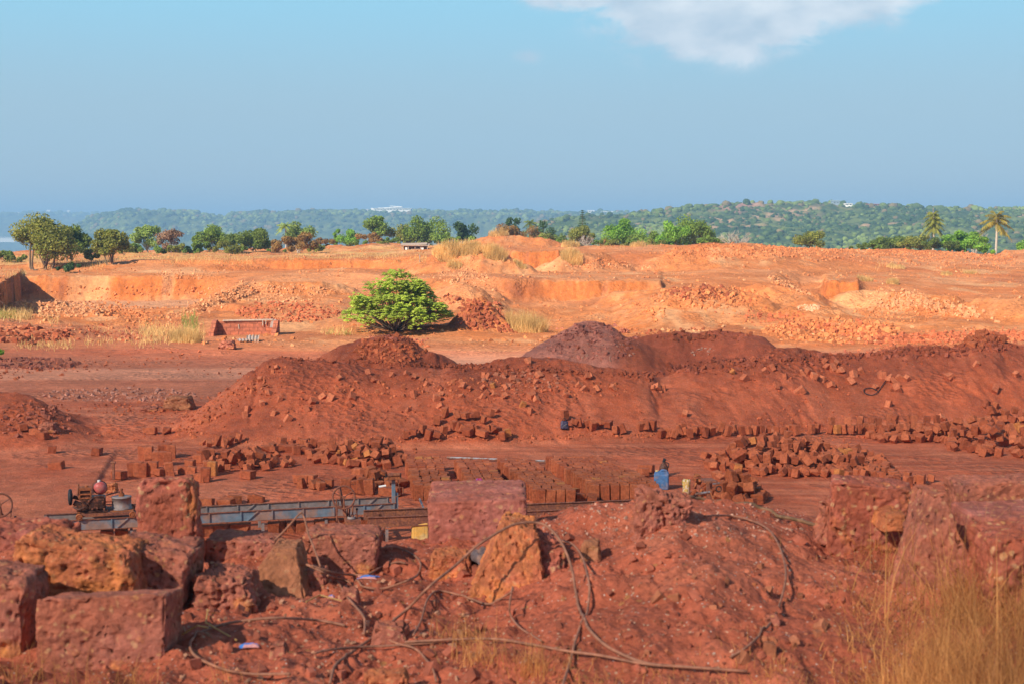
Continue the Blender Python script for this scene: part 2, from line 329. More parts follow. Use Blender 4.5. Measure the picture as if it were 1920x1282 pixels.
# ------------------------------------------------------------------ the quarry ground: one sheet, heights from level lines that run across the pit
# each line: (px, depth, height) ; a height above 100 is read as the image row it lies on
def line(*pts):
    us, Ds, zs = [], [], []
    for px, D, h in pts:
        u, s = ray(px, h if h > 100 else 650)
        if D is None: D = -CAMZ / s; z = 0.0
        else: z = CAMZ + s * D if h > 100 else h
        us.append(u); Ds.append(D); zs.append(z)
    o = np.argsort(us); return np.array(us)[o], np.array(Ds)[o], np.array(zs)[o]
def flat(D, z): return line((-900, D, z), (2800, D, z))
crest = [(-200,39.5,728),(-60,39,732),(0,38.6,735),(30,38.5,738),(60,38.3,746),(100,38,768),(130,37.8,785),(160,37.5,803),(190,37.4,0.06),(250,37.4,0.03),(315,37.6,0.05),(345,38.2,795),(370,38.6,775),
 (410,39.4,745),(450,40,712),(490,40.3,683),(515,40.4,675),(530,40.5,670),(560,40.5,672),(600,40.4,678),(640,40.3,682),(700,40.5,690),(760,40.5,692),(830,40.5,692),(850,40.6,683),(900,40.8,681),(960,41,674),(1000,41,672),(1050,41,673),
 (1110,41,688),(1170,41,695),(1220,41,703),(1240,41.3,715),(1262,41.6,705),(1300,42,688),(1350,42.5,674),(1420,43,668),(1450,43.2,656),(1500,43.5,652),(1560,43.8,668),(1620,44,665),(1660,44,657),(1720,44.2,651),(1780,44.3,653),(1800,44.4,645),(1840,44.6,629),(1870,44.6,630),(1890,44.6,644),(1920,44.6,652),(2100,44.6,648)]
edge = [(-300,7.5,3.8),(0,7.6,3.8),(360,7.7,3.78),(760,7.9,1010),(860,8.2,1002),(1000,8.5,975),(1050,8.6,960),(1150,8.8,948),(1300,8.8,951),(1400,8.8,956),(1500,8.8,966),(1560,8.7,982),(1700,8.7,3.66),(1920,8.7,3.66),(2300,8.7,3.7)]
foot = [(-200,None,856),(0,None,852),(120,None,848),(200,None,838),(320,None,826),(400,None,838),(500,None,841),(700,None,840),(900,None,841),(1050,None,833),(1250,None,827),(1400,None,815),(1550,None,802),(1700,None,800),(1920,None,793),(2200,None,790)]
K = [ (flat(0.3,3.85),.02),(flat(4.2,3.8),.035),
 (line((-200,6.4,3.86),(300,6.4,3.82),(700,6.4,3.76),(850,6.4,3.79),(1000,6.4,3.88),(1100,6.4,3.99),(1280,6.5,4.06),(1500,6.5,3.95),(1700,6.5,3.86),(1920,6.5,3.88)),.055),
 (line((-200,7.3,3.8),(700,7.3,3.77),(860,7.4,3.80),(1000,7.5,3.85),(1100,7.6,3.93),(1270,7.7,4.02),(1450,7.7,3.93),(1560,7.7,3.82),(1920,7.6,3.8)),.05),
 (line(*edge),.02),
 (line(*[(p,D+.35,(ray(p,z)[1]*D+CAMZ if z>100 else z)-.35) for p,D,z in edge]),.05),
 (line(*[(p,D+3.2,.5) for p,D,z in edge]),.08),(flat(15,0),.02),(flat(25,0),.012),
 (line(*foot),.02),
 (line(*crest),.085),
 (line(*[(p,D+.9,(ray(p,z)[1]*D+CAMZ if z>100 else z)*.9) for p,D,z in crest]),.09),
 (line(*[(p,D+4.2,.02) for p,D,z in crest]),.04),
 (flat(53,0),.018),(flat(62,0),.03),
 (line((-300,66,.1),(0,66,645),(260,66,645),(400,68,.14),(640,70,.1),(860,72,.1),(1040,72,.12),(1150,70,.2),(1240,70,.2),(1450,66,.1),(1600,66,.1),(1920,64,.3)),.06),
 (line((-300,72,.8),(0,72,606),(130,72,615),(200,74,625),(380,76,.08),(520,76,.2),(640,76,.12),(750,77,.12),(860,76,.2),(1040,76,628),(1150,78,615),(1240,76,.8),(1350,76,605),(1450,74,612),(1600,72,630),(1750,70,638),(1920,70,636)),.14),
 (line((-300,92,.5),(0,92,580),(130,92,585),(260,88,590),(380,82,592),(520,84,583),(640,84,583),(750,88,580),(860,86,575),(960,84,592),(1040,86,600),(1150,88,580),(1240,85,556),(1350,84,548),(1450,84,575),(1600,82,598),(1750,80,603),(1920,80,600)),.16),
 (line((-300,112,.1),(0,112,562),(260,112,564),(380,112,561),(460,105,536),(640,105,540),(750,100,545),(860,96,532),(930,95,545),(960,94,568),(1100,96,562),(1150,96,552),(1240,96,540),(1350,96,535),(1450,98,548),(1540,98,560),(1600,98,566),(1750,96,570),(1920,96,560)),.07),
 (line((-300,112.8,2.),(0,112.8,518),(260,112.8,520),(400,113,522),(520,113,515),(640,112,510),(750,106,520),(860,98,526),(930,96,520),(960,94.7,523),(1100,96.7,525),(1240,96.9,528),(1265,100,530),(1350,104,520),(1450,106,520),(1500,108,545),(1540,106,548),(1550,98.8,532),(1605,98.8,531),(1620,102,540),(1700,108,530),(1800,115,527),(1920,115,530)),.05),
 (line((-300,125,2),(0,125,508),(260,120,506),(400,120,508),(520,124,505),(640,126,503),(750,122,505),(860,112,505),(935,118,510),(960,129,508),(1050,129,508),(1100,122,512),(1240,122,512),(1350,118,505),(1450,118,505),(1600,120,515),(1750,125,512),(1920,125,515)),.10),
 (line((-300,127,2.5),(0,127,500),(200,126,492),(260,126,490),(400,126,488),(520,126,487),(640,127.5,487),(700,127,487),(780,126,480),(820,118,488),(860,117,484),(930,124,492),(960,129.8,474),(1050,129.8,476),(1100,128,480),(1240,128,478),(1350,126,463),(1450,128,470),(1600,130,490),(1750,135,495),(1920,135,500)),.07),
 (line((-300,150,2.2),(0,150,488),(260,150,479),(400,150,479),(520,150,477),(640,150,472),(750,150,469),(860,136,464),(960,150,467),(1100,150,464),(1240,150,461),(1290,145,462),(1340,140,457),(1400,140,455),(1450,140,462),(1500,145,466),(1600,150,468),(1700,155,468),(1750,155,469),(1800,155,473),(1850,155,482),(1865,155,480),(1885,152,471),(1920,150,470)),.16),
 (line((-300,180,2.6),(0,180,472),(260,180,473),(520,180,468),(640,176,462),(700,176,457),(740,176,456),(800,176,464),(960,176,462),(1100,176,464),(1240,176,2.8),(1400,176,2.5),(1920,176,2.2)),.25),
 (flat(240,1.0),.3),(flat(320,-12),.5)]
dense = np.linspace(-0.43, 0.43, 800); side = 0.43 + (np.linspace(0, 1, 46)[1:] ** 1.6) * 1.6
U = np.concatenate([-side[::-1], dense, side])
Dr = np.concatenate([np.linspace(0.3, 4.3, 14), np.linspace(4.5, 9.4, 270), np.linspace(9.6, 24, 34), np.linspace(24.2, 46, 300), np.linspace(46.2, 64, 80), np.linspace(64.25, 132, 300), np.linspace(132.6, 180, 80), np.linspace(182, 320, 30)])
nu, nd = len(U), len(Dr)
KD = np.array([np.interp(U, l[0], l[1]) for l, r in K]); KZ = np.array([np.interp(U, l[0], l[2]) for l, r in K]); KR = np.array([r for l, r in K])
KD = np.maximum.accumulate(KD + np.arange(len(K))[:, None] * 1e-3, axis=0)
Z = np.empty((nd, nu)); RO = np.empty((nd, nu))
for j in range(nu): Z[:, j] = np.interp(Dr, KD[:, j], KZ[:, j]); RO[:, j] = np.interp(Dr, KD[:, j], KR)
X = U[None, :] * Dr[:, None]; Y = np.repeat(Dr[:, None], nu, 1)
def ridge(pts, slope, soft=0.25):
    """heap of loose material under a crest polyline; pts: world xyz"""
    global Z, RO
    best = np.full(Z.shape, -99.0)
    pts = [np.array(p, float) for p in pts]
    if len(pts) == 1: pts.append(pts[0] + 1e-3)
    wob = 0.35 * fbm(X / 1.8, Y / 1.8, seed=31) * min(1, pts[0][2])
    for a, b in zip(pts, pts[1:]):
        ab = b - a; t = np.clip(((X - a[0]) * ab[0] + (Y - a[1]) * ab[1]) / (ab[0] ** 2 + ab[1] ** 2), 0, 1)
        d = np.hypot(X - a[0] - t * ab[0], Y - a[1] - t * ab[1]); best = np.maximum(best, a[2] + t * ab[2] - slope * (np.sqrt(d * d + soft * soft) - soft) + wob * np.minimum(d, 1))
    m = best > Z; RO = np.where(m, np.maximum(RO, 0.10), RO); Z = np.maximum(Z, best); return m
heap2 = ridge([P(690, 634, 45), P(742, 628, 45)], 0.62)
heap3 = ridge([P(1098, 604, 52), P(1122, 606, 52)], 0.60, .45)
heap4 = ridge([P(1170, 634, 52.5), P(1240, 624, 53), P(1290, 623, 53), P(1335, 618, 53), P(1380, 624, 53), P(1408, 637, 52)], 0.5)
ridge([P(0, 668, 60), P(60, 672, 60), P(150, 682, 59)], 0.4)                       # left berms
ridge([P(-40, 612, 71), P(40, 610, 71), P(95, 622, 70)], 0.8)
ridge([P(180, 585, 86), P(200, 578, 90)], 0.5); ridge([P(30, 568, 95), P(110, 566, 96)], 0.45)
ridge([P(350, 590, 84), P(400, 560, 90), P(460, 530, 98), P(600, 528, 99), P(640, 534, 100)], 0.5)
ridge([P(420, 570, 86), P(520, 572, 85), P(600, 570, 85), P(640, 575, 86)], 0.55)
crag = ridge([P(868, 600, 75.5), P(885, 562, 76.5), P(905, 551, 77), P(925, 575, 77), P(950, 606, 76)], 1.15, 0.1)
crag2 = ridge([P(860, 535, 90), P(845, 520, 96), P(880, 545, 88)], 0.5)
ridge([P(700, 618, 75), P(800, 612, 76), P(870, 604, 76)], 0.7)
ridge([P(815, 478, 112), P(850, 466, 113), P(905, 466, 113), P(950, 483, 113)], 0.55)
ridge([P(915, 440, 165), P(960, 442, 165), P(1020, 448, 165)], 0.4)
ridge([P(1165, 545, 93), P(1240, 545, 92)], 0.5)
ridge([P(1245, 565, 80), P(1290, 553, 81), P(1335, 541, 82), P(1400, 553, 82), P(1440, 572, 81)], 0.5)
ridge([P(1480, 575, 79), P(1560, 592, 76), P(1640, 612, 73), P(1680, 632, 70)], 0.5)
ridge([P(1430, 530, 92), P(1480, 540, 90), P(1540, 575, 84)], 0.4)
ridge([P(1620, 545, 92), P(1700, 548, 90), P(1760, 556, 90)], 0.35); ridge([P(1840, 556, 84), P(1930, 560, 82)], 0.45)
ridge([P(1060, 478, 120), P(1100, 474, 122), P(1130, 474, 124)], 0.5); ridge([P(1270, 466, 125), P(1340, 457, 128), P(1400, 458, 128)], 0.45)
ridge([P(0, 1015, 6.5) + Vector((0, 0, 0.0))], 0.5)
# raised working level at the far left of the pit floor, ending in a cut edge
e0, e1 = G(206, 856, 0.15), G(172, 912, 0.15); side_ = (X - e0.x) * (e1.y - e0.y) - (Y - e0.y) * (e1.x - e0.x)
side_ = side_ / math.hypot(e1.x - e0.x, e1.y - e0.y) * (1 if (e1.y - e0.y) < 0 else -1)
Z = Z + 0.08 * sstep(-0.05, 0.05, -side_ * -1 if False else side_ * np.sign(((-20 - e0.x) * (e1.y - e0.y) - (30 - e0.y) * (e1.x - e0.x)) * (1 if (e1.y - e0.y) < 0 else -1))) * sstep(36, 34.0, Y) * sstep(26.5, 28.5, Y)
# smooth the crease lines a little, then roughen
for _ in range(2): Z[1:-1, 1:-1] = 0.5 * Z[1:-1, 1:-1] + 0.125 * (Z[2:, 1:-1] + Z[:-2, 1:-1] + Z[1:-1, 2:] + Z[1:-1, :-2])
gy = np.gradient(Z, axis=0) / np.gradient(Y, axis=0); gx = np.gradient(Z, axis=1) / np.maximum(np.gradient(X, axis=1), 1e-4); SL = np.hypot(gx, gy)
far = sstep(58, 70, Y); near = sstep(12, 9, Y)
L1 = np.where(Y < 12, 0.45, np.where(Y < 58, 1.3, 3.2))
def at_scale(L, seed, o=4): return fbm(X / L, Y / L, seed=seed, octv=o, gain=0.55)
nz = np.where(Y < 12, at_scale(0.42, 3, 6), np.where(Y < 60, at_scale(1.2, 4, 5), at_scale(2.8, 5, 5)))
Z = Z + RO * nz * 1.7 * np.where(SL > 1.4, 0.3, 1)
Z += np.where(Y < 12, 0.030 * np.maximum(0, fbm(X / .2, Y / .2, seed=19, octv=4) - .02) * 2.2, 0)
Z += np.where(Y < 12, 0.018 * np.maximum(0, fbm(X / .11, Y / .11, seed=9, octv=3) - .05) * 2, 0)
Z += np.where((Y > 34) & (Y < 60), RO * 0.9 * np.abs(at_scale(.45, 12, 3)), 0) + np.where(Y > 60, RO * .5 * np.maximum(0, at_scale(.9, 13, 3)), 0)
gul = np.abs(fbm(X / 1.1 + Y * .15, Y / 4.5, seed=33, octv=3)); Z -= np.where((Y > 36) & (Y < 48), .22 * np.clip(.16 - gul, 0, 1) * sstep(.25, .6, SL), 0) * 3
PXw = 960 + X / Y * F * .995 + 4 * at_scale(1.6, 55, 3); jg = .5 * at_scale(2.2, 56, 4)
def bench(p0, p1, D0, D1, z, wedge=0.0):
    '''a sawn bench: flat top, upright front'''
    global Z
    m = sstep(p0 - 3, p0 + 2, PXw) * sstep(p1 + 3, p1 - 2, PXw) * sstep(-.02, .22, Y - D0 - jg - wedge * (PXw - p0)) * sstep(D1, D1 - 5, Y); Z = np.where(m > 0, np.maximum(Z, m * (z + .05 * jg) + (1 - m) * Z), Z)
bench(-300, 46, 84, 135, 2.05, .6 if False else 0.0) if False else None
wl = sstep(.0, .25, Y - (113 - np.clip(46 - PXw, 0, 48) * .62) - jg) * sstep(50, 46, PXw) * sstep(140, 128, Y); Z = np.where(wl > 0, np.maximum(Z, wl * 2.1), Z)
bench(52, 430, 112.8, 124, 1.80); bench(943, 1238, 95.2, 122, 2.02); bench(962, 1052, 128.5, 150, 3.45); bench(1547, 1606, 98.0, 109, 1.82); bench(250, 750, 124.3, 142, 2.78); bench(60, 250, 126, 142, 2.45); bench(1240, 1420, 122, 128, 2.6)
Z += far * .20 * (np.abs(at_scale(1.7, 59, 5)) - .2) * sstep(.04, .25, SL)
Z += far * .22 * at_scale(.8, 57, 4) * sstep(.10, .45, SL) - far * .5 * np.clip(.10 - np.abs(at_scale(3.2, 58, 4)), 0, 1) * sstep(.15, .5, SL)
Z += np.where(SL > 1.2, 0.10 * fbm(X / 0.5, Z / 3, seed=21, octv=3), 0) * far
def H(x, y):
    y = float(min(max(y, Dr[0]), Dr[-1])); u = float(np.clip(x / y, U[0], U[-1]))
    i = min(int(np.searchsorted(Dr, y)) - 1, nd - 2); j = min(int(np.searchsorted(U, u)) - 1, nu - 2); i = max(i, 0); j = max(j, 0)
    a = (y - Dr[i]) / (Dr[i + 1] - Dr[i]); b = (u - U[j]) / (U[j + 1] - U[j])
    return float((Z[i, j] * (1 - b) + Z[i, j + 1] * b) * (1 - a) + (Z[i + 1, j] * (1 - b) + Z[i + 1, j + 1] * b) * a)
def hit(px, py, dmin=4.4, dmax=300):
    """where the sight line of a photo point meets the modelled ground"""
    u, s = ray(px, py); j = int(np.clip(np.searchsorted(U, u), 0, nu - 1)); zc = Z[:, j]; w = (Dr >= dmin) & (Dr <= dmax) & (zc >= CAMZ + s * Dr)
    if not w.any(): return None
    i = int(np.argmax(w)); D = Dr[i]
    if i > 0 and Dr[i-1] >= dmin:
        a, b = zc[i-1] - CAMZ - s * Dr[i-1], zc[i] - CAMZ - s * D
        if b > a: D = Dr[i-1] + (D - Dr[i-1]) * (-a) / (b - a)
    return Vector((u * D, D, H(u * D, D)))
# colours of the soils
def mixc(a, b, t): return a * (1 - t[..., None]) + b * t[..., None]
A = lambda *c: np.array(c, float)
PXc = 960 + X / Y * F * 0.99
gy = np.gradient(Z, axis=0) / np.gradient(Y, axis=0); gx = np.gradient(Z, axis=1) / np.maximum(np.gradient(X, axis=1), 1e-4); SL = np.hypot(gx, gy)
C = np.zeros(Z.shape + (3,)) + A(.44, .115, .056)
n_a = at_scale(6, 41, 4); n_b = at_scale(1.6, 42, 4); n_c = at_scale(14, 43, 3)
C = mixc(C, A(.50, .15, .085), sstep(-.2, .4, n_b) * .5)
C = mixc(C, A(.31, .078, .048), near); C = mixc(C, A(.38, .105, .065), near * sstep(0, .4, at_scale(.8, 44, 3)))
flr = sstep(.16, .06, Z) * sstep(12, 20, Y) * (1 - far); C = mixc(C, A(.54, .185, .11), flr * sstep(-.3, .5, at_scale(2.5, 47)))
ruts = flr * sstep(.08, .4, fbm(X / 5 + Y * .12, Y / .32, seed=48, octv=3)); C = mixc(C, A(.66, .25, .15), ruts * .45); C = mixc(C, A(.40, .115, .062), flr * sstep(.1, .45, fbm(X / 4 - Y * .1, Y / .5, seed=49, octv=4)) * .5)
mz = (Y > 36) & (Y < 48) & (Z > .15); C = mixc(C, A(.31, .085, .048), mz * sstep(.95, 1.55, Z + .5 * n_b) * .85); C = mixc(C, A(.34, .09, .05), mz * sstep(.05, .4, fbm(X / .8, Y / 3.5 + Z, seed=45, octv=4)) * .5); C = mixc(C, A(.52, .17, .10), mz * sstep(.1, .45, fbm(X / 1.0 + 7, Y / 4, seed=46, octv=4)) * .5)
road = flr * sstep(44, 47, Y) * sstep(-.5, .1, n_b + .2); C = mixc(C, A(.60, .22, .13), road * .9)
road_lit = flr * sstep(51.5, 52.5, Y) * sstep(57, 55.5, Y) * (PXc < 700); C = mixc(C, A(.84, .37, .24), road_lit)  # pale left road strip, part of its sunlight put into the colour
road3 = flr * sstep(56, 58, Y) * sstep(66, 64, Y) * (PXc > 800); C = mixc(C, A(.66, .34, .24), road3)
C = mixc(C, A(.52, .22, .18), (heap3 * 1.0) * sstep(1180, 1130, PXc)); C = mixc(C, A(.44, .12, .07), heap4 * 0.7)
fc = mixc(np.zeros(Z.shape + (3,)) + A(.50, .165, .062), A(.55, .215, .105), sstep(-.15, .35, n_a)); fc = mixc(fc, A(.58, .27, .15), sstep(.1, .5, n_b) * .5)
fc = mixc(fc, A(.49, .135, .04), sstep(.1, .5, n_c) * .6); fc = mixc(fc, A(.50, .14, .04), sstep(1.0, 1.8, SL) * .85)
fc = mixc(fc, A(.36, .11, .05), sstep(.12, .4, fbm(X / 5, Y / 9, seed=53, octv=5)) * .55); fc = mixc(fc, A(.64, .34, .20), sstep(.25, .5, fbm(X / 3, Y / 7, seed=54, octv=5)) * .55)
fc = mixc(fc, A(.26, .075, .045), crag * sstep(.2, -.2, n_b) * .8)
dk = sstep(80, 72, Y) * sstep(700, 300, PXc); fc = mixc(fc, A(.46, .14, .08), dk * .7)
gr = sstep(128, 133, Y) * sstep(900, 700, PXc) * sstep(172, 160, Y); fc = mixc(fc, A(.50, .30, .13), gr * sstep(-.3, .3, n_b) * .8)
fl2 = sstep(.1, .0, SL - .12) * sstep(.5, .25, Z) * (Y > 96) * (Y < 114); fc = mixc(fc, A(.55, .26, .17), fl2 * .8)
C = mixc(C, fc, far)
strk = sstep(.15, .5, fbm(X / .7, Z / 6, seed=52, octv=3)); C = mixc(C, A(.30, .10, .06), strk * sstep(1.3, 2.2, SL) * far * .7)
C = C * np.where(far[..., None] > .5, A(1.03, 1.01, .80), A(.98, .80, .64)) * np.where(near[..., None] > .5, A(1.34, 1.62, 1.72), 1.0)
idx = np.arange(nd * nu).reshape(nd, nu)
fq = np.stack([idx[:-1, :-1], idx[:-1, 1:], idx[1:, 1:], idx[1:, :-1]], -1).reshape(-1, 4)
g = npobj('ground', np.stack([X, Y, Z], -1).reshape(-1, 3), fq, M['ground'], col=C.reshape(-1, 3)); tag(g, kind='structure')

# ------------------------------------------------------------------ the land beyond: valley and hills
Fd = np.concatenate([np.linspace(300, 560, 24), np.linspace(565, 960, 260), np.linspace(970, 1750, 24), np.linspace(1760, 2300, 130), np.linspace(2320, 3500, 16), np.linspace(3520, 4300, 60), np.linspace(4400, 9000, 10), [14000, 22000, 34000]])
Fu = np.concatenate([-0.43 - (np.linspace(0, 1, 30)[1:] ** 1.5 * 1.3)[::-1], np.linspace(-.43, .43, 760), 0.43 + np.linspace(0, 1, 30)[1:] ** 1.5 * 1.3])
fk = [flat(300, -14), flat(480, -24),
 line((-600,560,-30),(900,560,-28),(1100,560,-20),(1300,560,-16),(1920,560,-13)),
 line((-600,760,-34),(900,760,-26),(1000,760,445),(1200,760,428),(1400,760,418),(1600,760,424),(1750,760,415),(1920,760,420)),
 line((-600,900,-36),(700,900,-30),(900,900,-12),(1000,900,420),(1060,900,411),(1130,900,406),(1200,900,402),(1280,900,396),(1350,900,388),(1420,900,382),(1480,900,382),(1560,900,384),(1640,900,386),(1700,900,387),(1800,900,390),(1920,900,391),(2400,900,395)),
 line((-600,960,-38),(900,960,-20),(1000,960,425),(1200,960,406),(1350,960,391),(1480,960,386),(1640,960,388),(1920,960,390),(2400,960,396)),
 flat(1250, -38), flat(1750, -42),
 line((-600,2000,-42),(80,2000,-40),(150,2000,-10),(230,2000,405),(300,2000,402),(400,2000,411),(430,2000,412),(500,2000,403),(900,2000,404),(1200,2000,410),(1920,2000,410)),
 line((-600,2200,-42),(100,2200,-40),(140,2200,425),(170,2200,410),(200,2200,401),(230,2200,396),(300,2200,395),(360,2200,398),(410,2200,406),(424,2200,408),(445,2200,399),(500,2200,396),(600,2200,396),(700,2200,397),(760,2200,396),(800,2200,395),(900,2200,397),(1000,2200,399),(1100,2200,399),(1200,2200,401),(1920,2200,400)),
 flat(2700, -40), flat(3400, -40),
 line((-600,3900,412),(0,3900,410),(100,3900,410),(170,3900,414),(300,3900,420),(1920,3900,420)),
 line((-600,4200,402),(-100,4200,403),(0,4200,403),(60,4200,402),(100,4200,404),(170,4200,405),(260,4200,408),(400,4200,412),(1920,4200,412)),
 flat(5200, -30), flat(34000, -35)]
ZD = np.array([np.interp(Fu, l[0], l[1]) for l in fk]); ZZ = np.array([np.interp(Fu, l[0], l[2]) for l in fk])
FZ = np.empty((len(Fd), len(Fu)))
for j in range(len(Fu)): FZ[:, j] = np.interp(Fd, ZD[:, j], ZZ[:, j])
FX = Fu[None] * Fd[:, None]; FY = np.repeat(Fd[:, None], len(Fu), 1)
hs = np.where(FY < 1300, 1.0, np.where(FY < 3000, 1.6, 2.2)) * sstep(-38, -15, FZ)
FZ = FZ - np.where(FY < 1300, 2.4, 2.6) * sstep(-30, -10, FZ) * (FY < 3000)
FZ = FZ + hs * (3.0 * fbm(FX / 60, FY / 60, seed=61) + 1.6 * np.abs(fbm(FX / 9, FY / 9, seed=62, octv=3)) * 2.0) * sstep(480, 600, FY)
bare = sstep(.12, .42, fbm(FX / 42, FY / 55, seed=66, octv=5)) * sstep(-30, -5, FZ)
bare *= np.where(FY < 1300, 0.55 + .45 * sstep(0.05, .15, FX / FY), 0.35)
hp = fbm(FX / 70, FY / 90, seed=71, octv=3); FC = mixc(np.zeros(FZ.shape + (3,)) + A(.035, .065, .018), A(.12, .15, .04), sstep(-.3, .4, fbm(FX / 11, FY / 11, seed=67, octv=4)))
FC = mixc(FC, A(.42, .25, .15), bare * sstep(-.3, .4, fbm(FX / 8, FY / 8, seed=68)) * .75)
rb = np.exp(-(((960 + FX / FY * F) - 1385) / 48) ** 2) * sstep(850, 880, FY) * sstep(940, 905, FY) * sstep(-.3, .1, fbm(FX / 14, FY / 20, seed=70)); FC = mixc(FC, A(.34, .17, .13), rb * .9)
idx = np.arange(FZ.size).reshape(FZ.shape); fq = np.stack([idx[:-1, :-1], idx[:-1, 1:], idx[1:, 1:], idx[1:, :-1]], -1).reshape(-1, 4)
hl = npobj('hills', np.stack([FX, FY, FZ], -1).reshape(-1, 3), fq, M['far'], col=FC.reshape(-1, 3)); tag(hl, kind='structure')
def HF(x, y):
    u = np.clip(x / y, Fu[0], Fu[-1]); i = np.clip(np.searchsorted(Fd, y) - 1, 0, len(Fd) - 2); j = np.clip(np.searchsorted(Fu, u) - 1, 0, len(Fu) - 2)
    a = (y - Fd[i]) / (Fd[i+1] - Fd[i]); b = (u - Fu[j]) / (Fu[j+1] - Fu[j]); return (FZ[i,j]*(1-b)+FZ[i,j+1]*b)*(1-a)+(FZ[i+1,j]*(1-b)+FZ[i+1,j+1]*b)*a

# instanced little shapes merged into one mesh
def ico(sub=1):
    b = bmesh.new(); bmesh.ops.create_icosphere(b, subdivisions=sub, radius=1); V = np.array([v.co[:] for v in b.verts]); Fa = np.array([[v.index for v in f.verts] for f in b.faces]); b.free(); return V, Fa
def rotmats(n, tilt=math.pi):
    e = rng.uniform(-1, 1, (n, 3)) * np.array([tilt, tilt, math.pi]); cx, cy, cz = np.cos(e).T; sx, sy, sz = np.sin(e).T
    Rx = np.zeros((n,3,3)); Rx[:,0,0]=1; Rx[:,1,1]=cx; Rx[:,1,2]=-sx; Rx[:,2,1]=sx; Rx[:,2,2]=cx
    Ry = np.zeros((n,3,3)); Ry[:,1,1]=1; Ry[:,0,0]=cy; Ry[:,0,2]=sy; Ry[:,2,0]=-sy; Ry[:,2,2]=cy
    Rz = np.zeros((n,3,3)); Rz[:,2,2]=1; Rz[:,0,0]=cz; Rz[:,0,1]=-sz; Rz[:,1,0]=sz; Rz[:,1,1]=cz
    return Rz @ Ry @ Rx
def merge(base, pos, mats, cols):
    """base: list of (V,F) variants"""
    VV, FF, CC, off = [], [], [], 0; n = len(pos); var = rng.integers(0, len(base), n)
    for k, (bv, bf) in enumerate(base):
        w = np.where(var == k)[0]
        if not len(w): continue
        v = np.einsum('nij,vj->nvi', mats[w], bv) + pos[w][:, None]; VV.append(v.reshape(-1, 3))
        FF.append((bf[None] + (np.arange(len(w)) * len(bv))[:, None, None] + off).reshape(-1, bf.shape[1])); CC.append(np.repeat(cols[w], len(bv), 0)); off += len(w) * len(bv)
    return np.concatenate(VV), np.concatenate(FF), np.concatenate(CC)
# woodland on the hills
iv, ifc = ico(2); crowns = []
for k in range(5):
    q = iv * (1 + .38 * fbm(iv[:, 0]*2.2 + k*9, iv[:, 1]*2.2, iv[:, 2]*2.2, seed=80 + k, octv=3))[:, None]; q[:, 2] *= .8; crowns.append((q, ifc))
def woodland():
    pp, ss = [], []
    for (n, d0, d1, u0, u1, s0, s1) in ((11000, 570, 905, -.05, .43, .6, 1.9), (700, 885, 925, .02, .43, .8, 3.2), (3600, 1900, 2230, -.33, .2, 2, 5), (900, 2150, 2225, -.33, .2, 2, 6), (500, 3950, 4220, -.42, -.2, 6, 11)):
        y = rng.uniform(d0, d1, n); u = rng.uniform(u0, u1, n); x = u * y; z = np.array([HF(a, b) for a, b in zip(x, y)]); dens = fbm(x / 28, y / 28, seed=91)
        ok = (z > -25) & ((dens > .0) | (rng.random(n) < .22)); s = rng.uniform(s0, s1, n)
        pp.append(np.stack([x, y, z + s * .25], -1)[ok]); ss.append(s[ok])
    pp = np.concatenate(pp); ss = np.concatenate(ss); n = len(pp); m = rotmats(n, .25) * ss[:, None, None]
    t = np.clip(.45 + 1.1 * fbm(pp[:, 0] / 60, pp[:, 1] / 70, seed=72, octv=3) + .3 * rng.normal(size=n), 0, 1)[:, None]; c = A(.03, .06, .016) * (1 - t) + A(.16, .21, .05) * t; w = rng.random(n) < .08; c[w] = A(.17, .13, .06)
    V, Fa, Cc = merge(crowns, pp, m, c); tag(npobj('woodland', V, Fa, M['far'], col=Cc), kind='stuff', label='scrubby woodland covering the hills beyond the quarry')
woodland()

# ------------------------------------------------------------------ clouds (outside the picture, over and behind the viewer): keeps the sun off the near half of the quarry
def cloud_over():
    m, nt, b = nodes('cloud vapour'); t = NT(nt); b.inputs['Base Color'].default_value = (.85, .87, .9, 1)
    tr = t.N('ShaderNodeBsdfTransparent'); mx = t.N('ShaderNodeMixShader'); mx.inputs[0].default_value = 0.27
    t.L(tr.outputs[0], mx.inputs[1]); t.L(b.outputs[0], mx.inputs[2]); t.L(mx.outputs[0], nt.nodes['Material Output'].inputs[0])
    v, f = ico(6); a = np.array([420., 150., 22.]); ang = R(-19)
    q = np.sign(v) * np.abs(v) ** 0.8; q *= a
    ed = 1 + .05 * fbm(q[:, 0]/60, q[:, 1]/60, q[:, 2]/30, seed=5, octv=4); q[:, :2] *= ed[:, None]; q[:, 2] += 14 * np.abs(fbm(q[:, 0]/45, q[:, 1]/45, seed=6, octv=5)) * (q[:, 2] > -5)
    c, s = math.cos(ang), math.sin(ang); q = np.stack([q[:, 0]*c - q[:, 1]*s, q[:, 0]*s + q[:, 1]*c, q[:, 2]], -1)
    o = npobj('cloud', q, f, m); o.location = Vector((0, CLOUD_Y, 0)) + S * 760; tag(o, kind='structure')
CLOUD_Y = -111
cloud_over()

